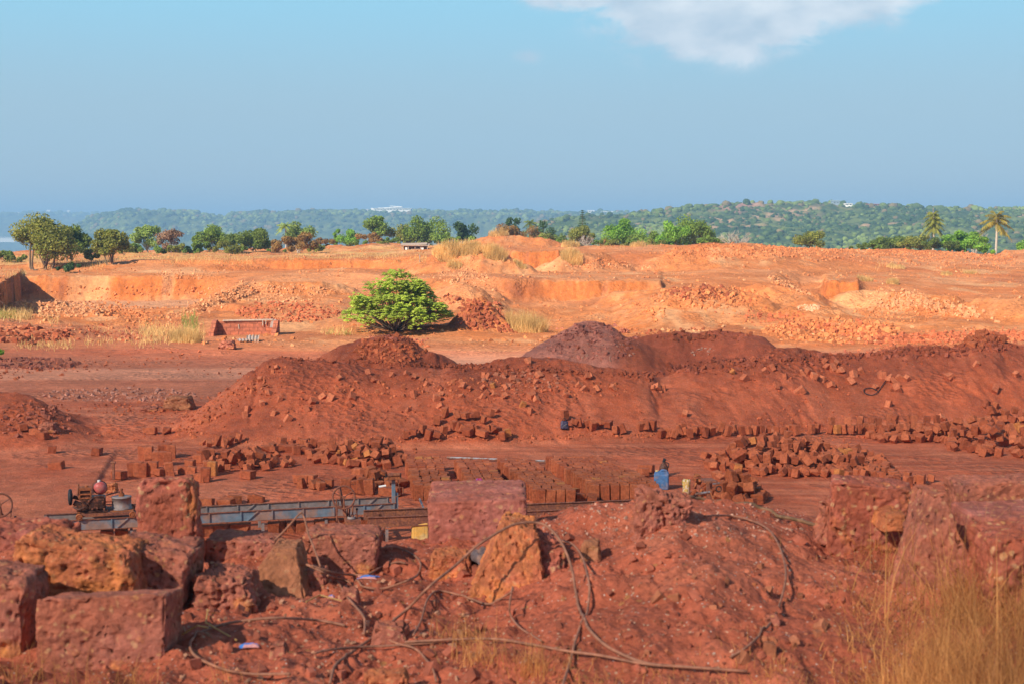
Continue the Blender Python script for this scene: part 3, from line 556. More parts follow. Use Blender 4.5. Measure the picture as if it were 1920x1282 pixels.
# ------------------------------------------------------------------ loose stones too many to count
def hullvar(seed, n=10, flat_=0.75, boxy=False):
    r = np.random.default_rng(seed); b = bmesh.new()
    if boxy: pts = np.array([[x, y, z] for x in (-1, 1) for y in (-.8, .8) for z in (-.65, .65)], float) * r.uniform(.6, 1.05, (8, 3))
    else: pts = r.normal(size=(n, 3)); pts /= np.linalg.norm(pts, axis=1)[:, None]; pts *= r.uniform(.75, 1.1, (n, 1)); pts[:, 2] *= flat_
    for p in pts: b.verts.new(p)
    g_ = bmesh.ops.convex_hull(b, input=b.verts); bmesh.ops.delete(b, geom=[v for v in b.verts if not v.link_faces], context='VERTS'); bmesh.ops.triangulate(b, faces=b.faces); bmesh.ops.recalc_face_normals(b, faces=b.faces)
    b.verts.index_update(); V = np.array([v.co[:] for v in b.verts]); Fa = np.array([[v.index for v in f.verts] for f in b.faces]); b.free(); return V, Fa
chunks = [hullvar(i, 11) for i in range(6)] + [hullvar(50 + i, boxy=True) for i in range(6)]
def rubble(name, label, specs):
    pp, ss, cc = [], [], []
    for kind, args, n, s0, s1, col, var in specs:
        k = 0; tries = 0
        while k < n and tries < n * 6:
            tries += 1
            if kind == 'e':
                cx, cy, rx, ry = args; a = rng.uniform(0, 2 * math.pi); q = math.sqrt(rng.random()); p = hit(cx + rx * q * math.cos(a), cy + ry * q * math.sin(a), 10)
            elif kind == 'l':
                x0, y0, x1, y1, w = args; t_ = rng.random(); p = hit(x0 + (x1 - x0) * t_ + rng.normal() * w, y0 + (y1 - y0) * t_ + rng.normal() * w * .45, 10)
            elif kind == 'fg':
                x0, y0, x1, y1 = args; p = hit(rng.uniform(x0, x1), rng.uniform(y0, y1), 4.4, 10)
            else:
                u0, u1, d0, d1 = args; d = rng.uniform(d0, d1); u = rng.uniform(u0, u1); p = Vector((u * d, d, H(u * d, d)))
                if vnoise(p.x / 4.0, p.y / 4.0, seed=99) + rng.normal() * .35 < .15: continue
            if p is None: continue
            s = s0 * .8 + (s1 * 1.25 - s0 * .8) * rng.random() ** 3.2; pp.append((p.x, p.y, p.z + s * .02)); ss.append(s); t_ = rng.uniform(-1, 1)
            c = np.array(col) * (1 + var * t_); cc.append(c); k += 1
    pp = np.array(pp); ss = np.array(ss); cc = np.array(cc); m = rotmats(len(pp)) * (ss[:, None, None] * .5)
    V, Fa, Cc = merge(chunks, pp, m, cc); o = npobj(name, V, Fa, M['rock'], smooth=False, col=Cc); tag(o, label=label, kind='stuff')
PALE, ORG, DRK, RED = (.58, .26, .12), (.53, .18, .065), (.31, .082, .036), (.44, .118, .05)
rubble('rubble', 'broken laterite rubble strewn over the sunlit benches of the quarry', [
 ('w', (-.42, .42, 66, 175), 4992, 0.0470, 0.2399, ORG, .2), ('w', (-.42, .42, 66, 150), 1440, 0.0588, 0.2570, PALE, .2),
 ('e', (1330, 558, 110, 22), 717, 0.0706, 0.2856, ORG, .3), ('e', (1310, 548, 60, 14), 220, 0.0882, 0.2856, DRK, .3), ('e', (1560, 620, 130, 22), 964, 0.0882, 0.3142, ORG, .3), ('l', (1400, 590, 1700, 640, 22), 550, 0.0706, 0.2856, RED, .3),
 ('l', (1640, 640, 1920, 628, 12), 964, 0.0882, 0.2856, RED, .3), ('e', (1680, 560, 60, 20), 358, 0.0882, 0.2856, PALE, .2), ('l', (1700, 560, 1830, 590, 12), 441, 0.0882, 0.2856, PALE, .2), ('l', (1620, 585, 1800, 580, 20), 550, 0.0706, 0.2285, ORG, .3),
 ('l', (1240, 472, 1900, 492, 14), 1200, .08, .34, (.50, .18, .07), .25), ('e', (300, 545, 280, 9), 300, .06, .25, ORG, .25), ('l', (1430, 465, 1900, 480, 10), 1792, 0.0706, 0.2856, ORG, .25), ('e', (1380, 470, 120, 14), 690, 0.0706, 0.2399, ORG, .25), ('l', (1440, 520, 1520, 555, 5), 220, 0.0706, 0.2285, PALE, .2), ('e', (1515, 578, 22, 7), 82, 0.0882, 0.2856, (.60, .34, .20), .15),
 ('e', (870, 520, 45, 16), 414, 0.0588, 0.2056, PALE, .2), ('e', (1120, 495, 60, 9), 386, 0.0588, 0.1999, ORG, .25), ('l', (1060, 500, 1240, 500, 5), 220, 0.0588, 0.1999, PALE, .2), ('e', (900, 590, 45, 30), 274, 0.0706, 0.2856, DRK, .35),
 ('e', (500, 550, 130, 18), 964, 0.0588, 0.2056, PALE, .25), ('e', (540, 585, 100, 20), 828, 0.0706, 0.2399, RED, .35), ('l', (330, 595, 480, 535, 14), 578, 0.0706, 0.2285, PALE, .25), ('e', (350, 515, 60, 9), 220, 0.0706, 0.2285, PALE, .2),
 ('e', (100, 580, 110, 16), 964, 0.0706, 0.2742, PALE, .25), ('l', (180, 570, 300, 600, 16), 578, 0.0706, 0.2399, ORG, .3), ('e', (60, 630, 80, 16), 302, 0.0706, 0.3427, DRK, .4), ('e', (200, 625, 90, 16), 193, 0.0588, 0.2285, DRK, .4),
 ('e', (60, 682, 90, 12), 358, 0.0588, 0.2399, (.33, .11, .07), .3), ('l', (0, 700, 380, 668, 12), 220, 0.0470, 0.1714, RED, .3), ('e', (220, 740, 150, 13), 578, 0.0353, 0.1599, (.44, .19, .13), .3), ('e', (280, 770, 90, 10), 123, 0.0353, 0.1714, RED, .3),
 ('l', (1180, 560, 1240, 600, 10), 165, 0.0588, 0.1999, ORG, .3), ('l', (840, 555, 960, 625, 10), 206, 0.0706, 0.2856, DRK, .3)])
rubble('clods', 'clods and broken chips lying on the dark soil heaps', [
 ('w', (-.40, .42, 36.5, 45), 4784, 0.0133, 0.0918, (.42, .10, .043), .28), ('w', (-.40, .42, 44, 56), 827, 0.0222, 0.1376, RED, .3), ('w', (-.40, .42, 14, 37), 919, 0.0089, 0.0413, (.47, .125, .055), .25),
 ('e', (735, 655, 70, 26), 379, 0.0533, 0.1927, (.48, .125, .05), .3), ('l', (690, 632, 800, 640, 6), 103, 0.0666, 0.1835, (.35, .10, .06), .3), ('e', (1110, 640, 90, 36), 482, 0.0266, 0.1560, (.45, .15, .10), .3), ('e', (1130, 660, 70, 18), 80, 0.0222, 0.1147, (.46, .22, .15), .2), ('l', (1060, 630, 1150, 610, 10), 69, 0.0888, 0.2523, (.30, .10, .07), .3),
 ('e', (1300, 628, 110, 12), 229, 0.0444, 0.2294, DRK, .3), ('e', (1320, 660, 26, 8), 57, 0.0222, 0.1009, (.50, .24, .16), .2), ('l', (1260, 690, 1900, 650, 14), 575, 0.0355, 0.1835, (.30, .08, .045), .3), ('e', (990, 715, 90, 24), 184, 0.0355, 0.1376, (.40, .14, .08), .25),
 ('l', (340, 815, 520, 690, 16), 299, 0.0266, 0.1468, RED, .3), ('e', (60, 790, 80, 36), 229, 0.0266, 0.1560, (.34, .10, .06), .3), ('l', (400, 828, 1300, 815, 8), 575, 0.0222, 0.1101, RED, .3), ('l', (1300, 815, 1900, 800, 8), 459, 0.0222, 0.1101, RED, .3),
 ('l', (620, 860, 760, 840, 12), 229, 0.0178, 0.0918, RED, .3), ('l', (540, 672, 1240, 706, 7), 804, 0.0296, 0.1480, (.30, .075, .035), .3), ('l', (1260, 690, 1920, 640, 10), 804, 0.0296, 0.1628, (.30, .075, .035), .3), ('e', (900, 730, 300, 22), 575, 0.0222, 0.1184, (.50, .14, .06), .25), ('e', (1500, 870, 190, 26), 184, 0.0178, 0.0734, RED, .3)])
rubble('gravel', 'gravel, chips and pale crumbs on the near ledge', [
 ('fg', (0, 960, 1920, 1282), 2860, 0.0042, 0.0210, (.36, .11, .06), .35), ('fg', (340, 1000, 1920, 1282), 357, 0.0140, 0.0600, (.34, .095, .055), .3), ('fg', (340, 1000, 1700, 1282), 495, 0.0035, 0.0132, (.50, .28, .18), .3),
 ('fg', (1000, 940, 1560, 1010), 495, 0.0042, 0.0180, (.50, .28, .20), .35), ('fg', (340, 1080, 900, 1282), 385, 0.0056, 0.0270, (.46, .22, .13), .35), ('fg', (1150, 1060, 1560, 1240), 70, 0.0140, 0.0540, (.38, .13, .065), .3)])

# ------------------------------------------------------------------ the big stones on the near ledge
def stone(label, mat, front, D, t, lean=0.0, bt=0.0, bx=0.0, rnd=0.16, rough=0.02, seed=1, n=34, name='laterite_boulder', cat='boulder', bw=1.0, chip=0.0, group=None, bury=True):
    BL, BR, TR, TL = front; fr = [P(*BL, D), P(*BR, D), P(*TR, D + lean), P(*TL, D + lean)]; cen = sum(fr, Vector()) / 4
    if D < 10 and bury: fr[0].z = min(fr[0].z, H(fr[0].x, fr[0].y) - .07); fr[1].z = min(fr[1].z, H(fr[1].x, fr[1].y) - .07)
    cx = cen.x; bk = [Vector((cx + (p.x - cx) * bw + bx, p.y + t, p.z)) for p in fr]; bk[2].z += bt; bk[3].z += bt
    org = (fr[0] + fr[1] + bk[0] + bk[1]) / 4; gz = H(org.x, org.y); org.z = gz
    rnd *= .68; n = int(n * 1.8) if D < 10 else n; li = np.linspace(-1, 1, n + 1); V = []; Q = []; gi = {}
    for ax in range(3):
        for sgn in (-1, 1):
            for i in range(n + 1):
                for j in range(n + 1):
                    p = [0, 0, 0]; p[ax] = sgn; p[(ax + 1) % 3] = li[i]; p[(ax + 2) % 3] = li[j]; k = tuple(round(v, 5) for v in p)
                    if k not in gi: gi[k] = len(V); V.append(p)
            for i in range(n):
                for j in range(n):
                    q = []
                    for (a, c) in ((i, j), (i + 1, j), (i + 1, j + 1), (i, j + 1)):
                        p = [0, 0, 0]; p[ax] = sgn; p[(ax + 1) % 3] = li[a]; p[(ax + 2) % 3] = li[c]; q.append(gi[tuple(round(v, 5) for v in p)])
                    Q.append(q if sgn > 0 else q[::-1])
    V = np.array(V, float); r_ = rnd * (1 + .5 * vnoise(V[:, 0] * 1.3, V[:, 1] * 1.3, V[:, 2] * 1.3, seed))[:, None]
    inner = np.clip(V, -(1 - r_), 1 - r_); d = V - inner; e2 = np.sort(np.abs(d), axis=1)[:, 1] / r_[:, 0]; V = inner + d / np.maximum(np.linalg.norm(d, axis=1), 1e-6)[:, None] * r_
    a = (V + 1) / 2; c = np.array([[*p] for p in fr + bk]); x, y, z = a[:, 0:1], a[:, 1:2], a[:, 2:3]
    W = ((c[0]*(1-x)+c[1]*x)*(1-z)+(c[3]*(1-x)+c[2]*x)*z)*(1-y)+((c[4]*(1-x)+c[5]*x)*(1-z)+(c[7]*(1-x)+c[6]*x)*z)*y
    me = npmesh(name, W, Q); nr = np.empty(len(W) * 3, np.float32); me.vertices.foreach_get('co', nr); N_ = np.array([v.normal[:] for v in me.vertices])
    s = 1 / .10; q = W * s + seed * 7.7
    dsp = fbm(q[:, 0]*1.5, q[:, 1]*1.5, q[:, 2]*1.5, seed, 5, .66) * rough * 1.15 - np.abs(fbm(q[:, 0]*.8, q[:, 1]*.8, q[:, 2]*.8, seed + 5, 3)) * rough * 1.0
    pit = np.clip(fbm(q[:, 0]*3.2, q[:, 1]*3.2, q[:, 2]*3.2, seed + 9, 2) - .28, 0, 1); dsp -= pit * rough * 2.6 + e2 * np.clip(fbm(q[:, 0]*1.1, q[:, 1]*1.1, q[:, 2]*1.1, seed + 13, 3) + .05, 0, 1) * rough * 4.5
    rid = np.clip(.07 - np.abs(fbm(q[:, 0]*.5, q[:, 1]*.7, q[:, 2]*.5, seed + 3, 4)), 0, 1); dsp -= rid * rough * 3.5 * (1 + chip)
    W = W + N_ * dsp[:, None]; bpy.data.meshes.remove(me)
    o = npobj(name, W - np.array([*org]), Q, M[mat]); o.location = org; return tag(o, label, cat, group)
SB, SC = 'laterite_block', 'stone block'
stone('big squared laterite block with pale specks at the bottom left, dark right side', 'stone', ((66,1300),(306,1298),(312,1112),(66,1122)), 5.36, .29, bt=-.05, rnd=.07, rough=.009, seed=1, n=46, name='squared_stone', cat=SC)
stone('laterite boulder cut by the left edge of the picture beside the big squared block', 'stone', ((-90,1300),(38,1300),(50,1092),(-90,1078)), 5.5, .34, rnd=.25, rough=.016, seed=2, name='boulder')
stone('rough ochre boulder lying behind the big squared block', 'stone_ochre', ((10,1130),(262,1130),(240,1035),(22,1005)), 5.95, .36, bt=-.01, rnd=.32, rough=.024, seed=3, n=44, name='boulder', chip=.5)
stone('rounded dull red boulder behind the ochre boulder at the left edge', 'stone_mixed', ((-60,1110),(110,1110),(104,1002),(-60,996)), 6.35, .4, rnd=.45, rough=.02, seed=23, name='boulder')
stone('dark red boulder with a broken ochre rim between the ochre boulder and the upright slab', 'stone', ((190,1120),(330,1120),(358,1040),(200,1026)), 6.15, .40, rnd=.2, rough=.02, seed=4, name='boulder', chip=.6)
stone('tall upright slab of laterite with a rounded top and a groove down its face', 'stone_mixed', ((256,1085),(378,1080),(362,898),(250,900)), 7.1, .17, rnd=.52, rough=.016, seed=5, n=46, name='upright_slab', cat='stone slab')
stone('low red stone block right behind the upright slab', 'stone', ((378,1095),(520,1095),(515,1014),(384,1010)), 7.25, .26, rnd=.16, rough=.014, seed=6, name='squared_stone', cat=SC)
stone('crumbling red boulder between the squared block and the brown dusted boulder', 'stone', ((345,1172),(492,1170),(462,1088),(362,1076)), 6.2, .32, rnd=.4, rough=.028, seed=7, name='boulder', chip=.8)
stone('brown dusted leaning boulder with a narrow top', 'stone_brown', ((440,1142),(580,1138),(556,1028),(508,1026)), 6.55, .24, lean=.16, rnd=.22, rough=.012, seed=8, name='boulder')
stone('long smooth red boulder lying flat under the hoses', 'stone', ((600,1095),(700,1058),(712,1006),(560,1000)), 7.05, .32, rnd=.3, rough=.013, seed=9, n=42, name='boulder')
stone('small rock wedged under the long smooth boulder', 'stone', ((578,1118),(612,1116),(610,1072),(570,1068)), 6.75, .15, rnd=.4, rough=.014, seed=10, n=20, name='small_rock', cat='rock')
stone('small knobbly rock just right of the brown dusted boulder among the hoses', 'stone', ((632,1136),(676,1134),(672,1108),(636,1106)), 6.35, .1, rnd=.4, rough=.012, seed=11, n=18, name='small_rock', cat='rock')
stone('ochre topped rock lying in front of the large pink block', 'stone_ochre', ((800,1082),(886,1086),(880,1042),(808,1040)), 6.9, .22, rnd=.3, rough=.02, seed=12, name='boulder')
stone('large pink sawn block standing at the ledge in front of the block rows', 'stone_pink', ((806,1050),(992,1048),(986,934),(800,940)), 7.75, .48, bt=.03, rnd=.1, rough=.008, seed=13, n=46, name='squared_stone', cat=SC)
stone('orange wedge shaped boulder with a pointed top under the hose arch', 'stone_ochre', ((860,1132),(1030,1135),(1006,988),(944,978)), 6.4, .30, lean=.22, rnd=.16, rough=.02, seed=14, n=42, name='boulder', chip=.4)
stone('dull red broken boulder leaning against the orange wedge on its right', 'stone_mixed', ((960,1150),(1062,1090),(1056,1030),(985,1000)), 6.5, .30, lean=.16, rnd=.28, rough=.028, seed=15, n=40, name='boulder', chip=.8)
stone('ragged rock standing upright on the soil hump with a dark hollow beneath', 'stone', ((1180,1056),(1246,1062),(1312,944),(1204,922)), 6.8, .28, rnd=.34, rough=.03, seed=16, n=42, name='upright_rock', cat='rock', chip=.8)
stone('speckled squared block at the right with a dark right face', 'stone_mixed', ((1548,1045),(1694,1045),(1712,918),(1560,904)), 7.0, .30, bx=.06, bt=-.0, rnd=.12, rough=.015, seed=17, n=44, name='squared_stone', cat=SC, chip=.3)
stone('triangular stone block leaning against the speckled block at the right', 'stone', ((1692,1080),(1852,1082),(1770,924),(1744,926)), 6.25, .28, lean=.14, rnd=.1, rough=.014, seed=18, n=44, name='squared_stone', cat=SC)
stone('wide flat topped block at the right edge behind the triangular block', 'stone', ((1812,1000),(1990,1000),(1990,902),(1800,908)), 7.1, .3, rnd=.08, rough=.014, seed=19, n=40, name='squared_stone', cat=SC)
stone('speckled boulder low at the right edge half behind dry grass', 'stone_mixed', ((1850,1140),(1990,1140),(1990,1000),(1862,1008)), 6.0, .35, rnd=.18, rough=.02, seed=20, name='boulder')
stone('pale pink low slab under the flat topped block at the right edge', 'stone_pink', ((1835,1030),(1990,1030),(1990,968),(1835,972)), 6.6, .45, rnd=.12, rough=.01, seed=21, n=26, name='boulder')
stone('small ochre rock between the speckled block and the triangular block', 'stone_ochre', ((1652,1000),(1704,1000),(1700,962),(1662,966)), 6.78, .3, bury=False, rnd=.45, rough=.012, seed=22, n=22, name='small_rock', cat='rock')
stone('lumpy conglomerate rock at the left foot of the speckled block', 'stone', ((1530,1000),(1565,1000),(1568,935),(1548,940)), 7.1, .15, rnd=.45, rough=.03, seed=24, n=26, name='small_rock', cat='rock')
stone('orange pointed pebble lying on the bare soil hump', 'stone_ochre', ((1392,1112),(1424,1110),(1418,1092),(1400,1096)), 5.95, .06, rnd=.3, rough=.008, seed=25, n=16, name='small_rock', cat='rock')
stone('flat grey red stone half sunk in the soil below the ragged rock', 'stone_pink', ((1282,1206),(1322,1204),(1318,1168),(1290,1166)), 5.5, .06, rnd=.4, rough=.008, seed=26, n=16, name='small_rock', cat='rock')
stone('pale broken rock in the soil just right of the double hose', 'stone_brown', ((1082,1060),(1130,1062),(1126,1022),(1096,1020)), 6.6, .14, rnd=.35, rough=.018, seed=27, n=20, name='small_rock', cat='rock')
stone('reddish flat stone under the crossing hoses at the bottom centre', 'stone', ((688,1210),(770,1212),(760,1178),(700,1172)), 5.75, .12, rnd=.3, rough=.014, seed=28, n=22, name='small_rock', cat='rock')
stone('red clod near the speckled stones right of the bare soil hump', 'stone', ((1430,1180),(1466,1182),(1462,1156),(1436,1156)), 5.6, .07, rnd=.4, rough=.01, seed=29, n=16, name='small_rock', cat='rock')
stone('flat shard of stone lying inside the left hose loop', 'stone', ((498,1230),(540,1228),(534,1208),(506,1210)), 5.5, .07, rnd=.3, rough=.007, seed=30, n=16, name='small_rock', cat='rock')
stone('rust coloured stone peeping in at the bottom edge left of centre', 'stone_ochre', ((676,1300),(772,1300),(760,1262),(684,1264)), 5.15, .1, rnd=.35, rough=.014, seed=31, n=22, name='small_rock', cat='rock')

# ------------------------------------------------------------------ mid ground boulders
def midrock(label, px, py, w, h, seed, mat='stone', name='boulder', dm=25):
    p = hit(px, py, dm); k = F / p.y; D = p.y; yb = py + 2
    return stone(label, mat, ((px - w/2, yb), (px + w/2, yb), (px + w*.36, yb - h), (px - w*.32, yb - h)), D, w / k * .7, rnd=.35, rough=.02 * D / 12, seed=seed, n=16, name=name)
midrock('big brown boulder at the left foot of the long soil heap', 330, 770, 62, 28, 41, 'stone_brown')
midrock('dark wedge of rock below the brown boulder on the left heap side', 278, 772, 50, 10, 42)
midrock('red lump of rock lying by the road below the brick ruin', 424, 655, 34, 17, 43)
midrock('rock sitting on the shoulder of the left soil heap', 96, 772, 18, 14, 44)
midrock('long rock lying on the left soil heap beside two blocks', 86, 812, 42, 20, 45)
midrock('rounded dark red rock at the foot of the ragged crag', 1170, 625, 18, 11, 46)

# ------------------------------------------------------------------ cut laterite blocks
def blockmesh(k):
    r = np.random.default_rng(200 + k); b = bmesh.new(); bmesh.ops.create_cube(b, size=1)
    for v in b.verts: v.co += Vector(r.uniform(-.055, .055, 3))
    bmesh.ops.bevel(b, geom=list(b.edges), offset=.05, segments=1, affect='EDGES'); bmesh.ops.subdivide_edges(b, edges=b.edges, cuts=2, use_grid_fill=True)
    for v in b.verts:
        q = np.array([v.co.x, v.co.y, v.co.z]); v.co += v.co.normalized() * .05 * float(fbm(q[0]*5 + k*3, q[1]*5, q[2]*5, seed=k, octv=3))
    if k > 5:                                            # broken end
        n_ = Vector(r.normal(size=3)).normalized(); bmesh.ops.bisect_plane(b, geom=b.verts[:] + b.edges[:] + b.faces[:], plane_co=n_ * .33, plane_no=n_, clear_outer=True)
        es = [e for e in b.edges if e.is_boundary]
        if es: bmesh.ops.holes_fill(b, edges=es)
    bmesh.ops.triangulate(b, faces=b.faces)
    me = bpy.data.meshes.new('laterite_block'); b.to_mesh(me); b.free(); me.materials.append(M['block']); me.polygons.foreach_set('use_smooth', [False] * len(me.polygons)); return me
BM = [blockmesh(k) for k in range(10)]
SPEC = []                                                # (pos, euler, dims, mesh, label, group)
def add(pos, rot, dims=(.2, .17, .33), k=None, g=0):
    if g in (1, 2, 3, 4, 5, 8): f_ = random.uniform(.68, .93); dims = (dims[0] * f_ * random.uniform(.85, 1.05), dims[1] * f_, dims[2] * f_ * random.uniform(.8, 1.05))
    SPEC.append((Vector(pos), rot, dims, random.randrange(10) if k is None else k, g))
GR = [('cut laterite block standing in the neatly packed rows on the pit floor', 'blocks packed in rows'),
      ('cut laterite block tumbled in the sprawling pile left of the packed rows', 'blocks in the left pile'),
      ('cut laterite block in the loose heap right of the blue jerrycan', 'blocks in the right heap'),
      ('cut laterite block lined up along the foot of the long soil heap', 'blocks along the foot of the heap'),
      ('cut laterite block lying half buried on the slope of the long soil heap', 'blocks on the heap slope'),
      ('cut laterite block stacked loosely at the right end of the rusty track', 'blocks at the track end'),
      ('cut laterite block propping the blue painted track from below', 'blocks under the track'),
      ('cut laterite block standing on end or alone, left part of the pit floor', 'standing blocks at the left'),
      ('cut laterite block in the far right heap against the soil bank', 'blocks in the far right heap')]
def stack(fl, bl, nx, rows, w=.2, d=.165):
    a, b = Vector(fl), Vector(bl); rx = Vector((1, .03, 0)).normalized()
    for r_ in range(rows):
        o = a.lerp(b, r_ / (rows - 1)); o += rx * random.uniform(-.03, .03); hh = random.uniform(.31, .35)
        for i in range(nx):
            if random.random() < .03: continue
            add(o + rx * (w * i + random.uniform(-.008, .008)) + Vector((w/2, random.uniform(-.012, .012), 0.16 + H(o.x, o.y))), (random.gauss(0, .03), random.gauss(0, .02), random.gauss(0, .06)), (w - .012, d, hh + random.uniform(-.015, .015)), random.randrange(6), 0)
stack((1.62, 28.75, 0), (.78, 32.2, 0), 7, 21); stack((.46, 28.1, 0), (-.32, 31.9, 0), 4, 23); stack((-.9, 29.0, 0), (-1.32, 31.9, 0), 4, 18); stack((-2.0, 28.7, 0), (-2.25, 30.6, 0), 4, 12); stack((-2.3, 31.0, 0), (-2.45, 32.2, 0), 4, 7)
for (px, py, r) in ((1205, 886, .3), (1212, 880, 1.1), (1085, 935, .2), (1110, 936, 0), (1070, 925, .9), (960, 868, .1), (950, 890, .1), (1040, 880, .4), (1000, 880, .2)):
    p = G(px, py + 6, 0); add(p + Vector((0, 0, .1)), (1.5, .1, r), g=0)
def heap(cx, cy, rx, ry, hgt, n, g, s=1.0, sq=1.0):
    """tumbled heap over an elliptical footprint given on the pit floor"""
    placed = []; c = G(cx, cy, 0); k = F / c.y; RX = rx / k; RY = abs(G(cx, cy - ry, 0).y - G(cx, cy + ry, 0).y) / 2; tries = 0; made = 0
    n = int(n * 1.3)
    while made < n and tries < n * 40:
        tries += 1; a = random.uniform(0, 6.283); q = math.sqrt(random.random()); x = c.x + RX * q * math.cos(a); y = c.y + RY * q * math.sin(a)
        top = hgt * (1 - q ** 1.5) * (0.6 + .6 * (float(vnoise(x * 1.1, y * 1.1, seed=g)) * .5 + .5)); lay = random.randint(0, int(top / .19)); z = .10 + lay * .19
        if any((x-X_)**2 + (y-Y_)**2 < (.205 * s) ** 2 and abs(z - Z_) < .1 for X_, Y_, Z_ in placed): continue
        placed.append((x, y, z)); made += 1; t_ = .35 if hgt > .25 else .1
        add((x, y, z + H(x, y)), (random.choice((0, 1.57)) + random.gauss(0, t_), random.gauss(0, t_), random.uniform(-1.5, 1.5)), (.21 * s, .2 * s, .31 * s * random.uniform(.75, 1.05)), None, g)
heap(705, 866, 60, 16, .5, 52, 1, .95); heap(640, 858, 70, 14, .32, 34, 1, .95); heap(465, 872, 85, 14, .32, 40, 1, .95); heap(560, 846, 70, 8, .22, 16, 1); heap(705, 912, 55, 9, .25, 18, 1); heap(420, 862, 50, 7, .2, 8, 1); heap(590, 915, 30, 5, .1, 4, 1)
heap(1490, 868, 170, 26, .62, 150, 2, 1.02); heap(1440, 872, 120, 20, .4, 40, 2); heap(1560, 880, 110, 16, .4, 40, 2); heap(1620, 892, 60, 10, .2, 14, 2)
heap(1850, 832, 110, 26, .6, 70, 8, 1.05); heap(1720, 822, 100, 12, .3, 36, 8); heap(1900, 800, 50, 14, .7, 20, 8, 1.1)
heap(1385, 935, 50, 16, .55, 24, 5, 1.05); heap(1370, 905, 30, 8, .4, 6, 5, 1.05); heap(1700, 905, 60, 6, .15, 8, 2)
x = 1360
for x in range(1350, 1760, 13):                          # row leaning on the foot of the bank, right
    if random.random() < .12: continue
    p = G(x + random.uniform(-3, 3), 818 - (x - 1350) * .018 + random.uniform(-2, 3), 0); add(p + Vector((0, 0, .16 + H(p.x, p.y))), (random.gauss(-.12, .1), random.gauss(0, .12), random.gauss(0, .4)), (.19, .18, .33), None, 3)
    if x > 1560 and random.random() < .8: p = p + Vector((random.uniform(-.1, .1), .28, .18)); add(p + Vector((0, 0, .14 + H(p.x, p.y))), (random.gauss(-.1, .1), 0, random.gauss(0, .4)), (.19, .18, .33), None, 3)
for x0, x1, n, yy in ((1060, 1180, 9, 822), (1200, 1300, 8, 822), (1280, 1345, 6, 820), (850, 960, 12, 832), (760, 850, 6, 833), (820, 940, 7, 822), (380, 460, 6, 838)):
    for i in range(n):
        p = G(x0 + (x1 - x0) * (i + random.uniform(-.2, .2)) / n, yy + random.uniform(-2, 4), 0); add(p + Vector((0, 0, .15 + H(p.x, p.y))), (random.choice((0, 0, 1.57)) + random.gauss(0, .15), random.gauss(0, .2), random.gauss(0, .5)), (.2, .18, .31), None, 3)
for x0, x1, n, y0 in ((246, 275, 3, 893), (282, 322, 4, 893), (345, 362, 2, 888), (385, 402, 2, 890), (290, 320, 3, 872), (372, 398, 3, 868), (265, 285, 2, 862), (300, 325, 3, 858), (212, 236, 1, 897), (352, 392, 3, 902), (460, 470, 1, 898), (720, 745, 2, 930), (640, 700, 4, 925), (665, 690, 2, 905), (560, 585, 2, 905)):
    for i in range(n):
        p = G(x0 + (x1 - x0) * (i + .5) / n + random.uniform(-1, 1), y0 + random.uniform(-2, 1), 0); up = n > 1 and random.random() < .8
        add(p + Vector((0, 0, (.16 if up else .1) + H(p.x, p.y))), (0 if up else 1.57, random.gauss(0, .05), random.gauss(0, .2) + (0 if up else 1.2)), (.2, .18, .33), None, 7)
for (px, py, a) in ((182, 852, 0), (106, 878, 1.4), (282, 813, 1.4), (313, 812, .1), (424, 950, 1.2), (385, 950, 1.4), (480, 940, 1.5), (440, 943, .6), (68, 815, 1.4), (80, 822, 1.0), (98, 848, .3), (44, 806, .4)):
    p = hit(px, py, 24) ; add(p + Vector((0, 0, .08)), (1.5, random.gauss(0, .1), a), (.2, .18, .33), None, 7)
mound = [(460,779),(464,770),(514,776),(575,768),(520,690),(488,712),(505,738),(525,750),(492,758),(540,788),(605,745),(620,748),(660,745),(775,708),(790,712),(762,702),(825,728),(828,740),(818,750),(825,762),(868,725),(905,745),(912,738),(925,725),(928,742),(945,745),(950,728),(995,745),(1005,750),(1000,738),(1060,743),(1085,725),(1100,708),(1095,732),(1120,730),(1005,718),(915,707),(945,705),(992,680),(930,770),(995,772),(765,770),(980,762),(1240,735),(1225,728),(865,718),(880,730),(1010,705),(960,712),(800,722),(690,700),(735,705),(700,716),(655,760),(585,755),(1150,730),(1112,735)]
for px, py in mound + [(random.gauss(880, 200), random.gauss(735, 24)) for _ in range(8)]:
    p = hit(px, py, 30)
    if p and p.y < 46: s = random.uniform(.75, 1.05); add(p + Vector((0, -.02, .03)), (random.uniform(-.9, .9), random.uniform(-.9, .9), random.uniform(-2, 2)), (.21*s, .18*s, .29*s), None, 4)
for px, py in [(1435,698),(1428,705),(1472,708),(1448,692),(1395,712),(1560,692),(1575,698),(1525,710),(1540,715),(1515,700),(1505,702),(1600,705),(1615,698),(1650,706),(1690,708),(1665,712),(1678,718),(1595,718),(1700,712),(1640,728),(1558,724),(1780,710),(1830,685),(1904,705),(1865,732),(1665,760),(1762,787),(1284,778),(1230,730),(1243,732),(1375,700),(1500,735),(1455,725),(1545,680)] + [(random.gauss(1560, 90), random.gauss(706, 14)) for _ in range(5)]:
    p = hit(px, py, 30)
    if p and p.y < 48: s = random.uniform(.8, 1.15); add(p + Vector((0, -.02, .04)), (random.uniform(-.9, .9), random.uniform(-.9, .9), random.uniform(-2, 2)), (.23*s, .2*s, .33*s), None, 4)
tA = (Vector((-8.15, 24.35, 0)), Vector((-2.15, 26.05, 0))); tB = (Vector((-2.55, 24.72, 0)), Vector((3.35, 25.92, 0)))
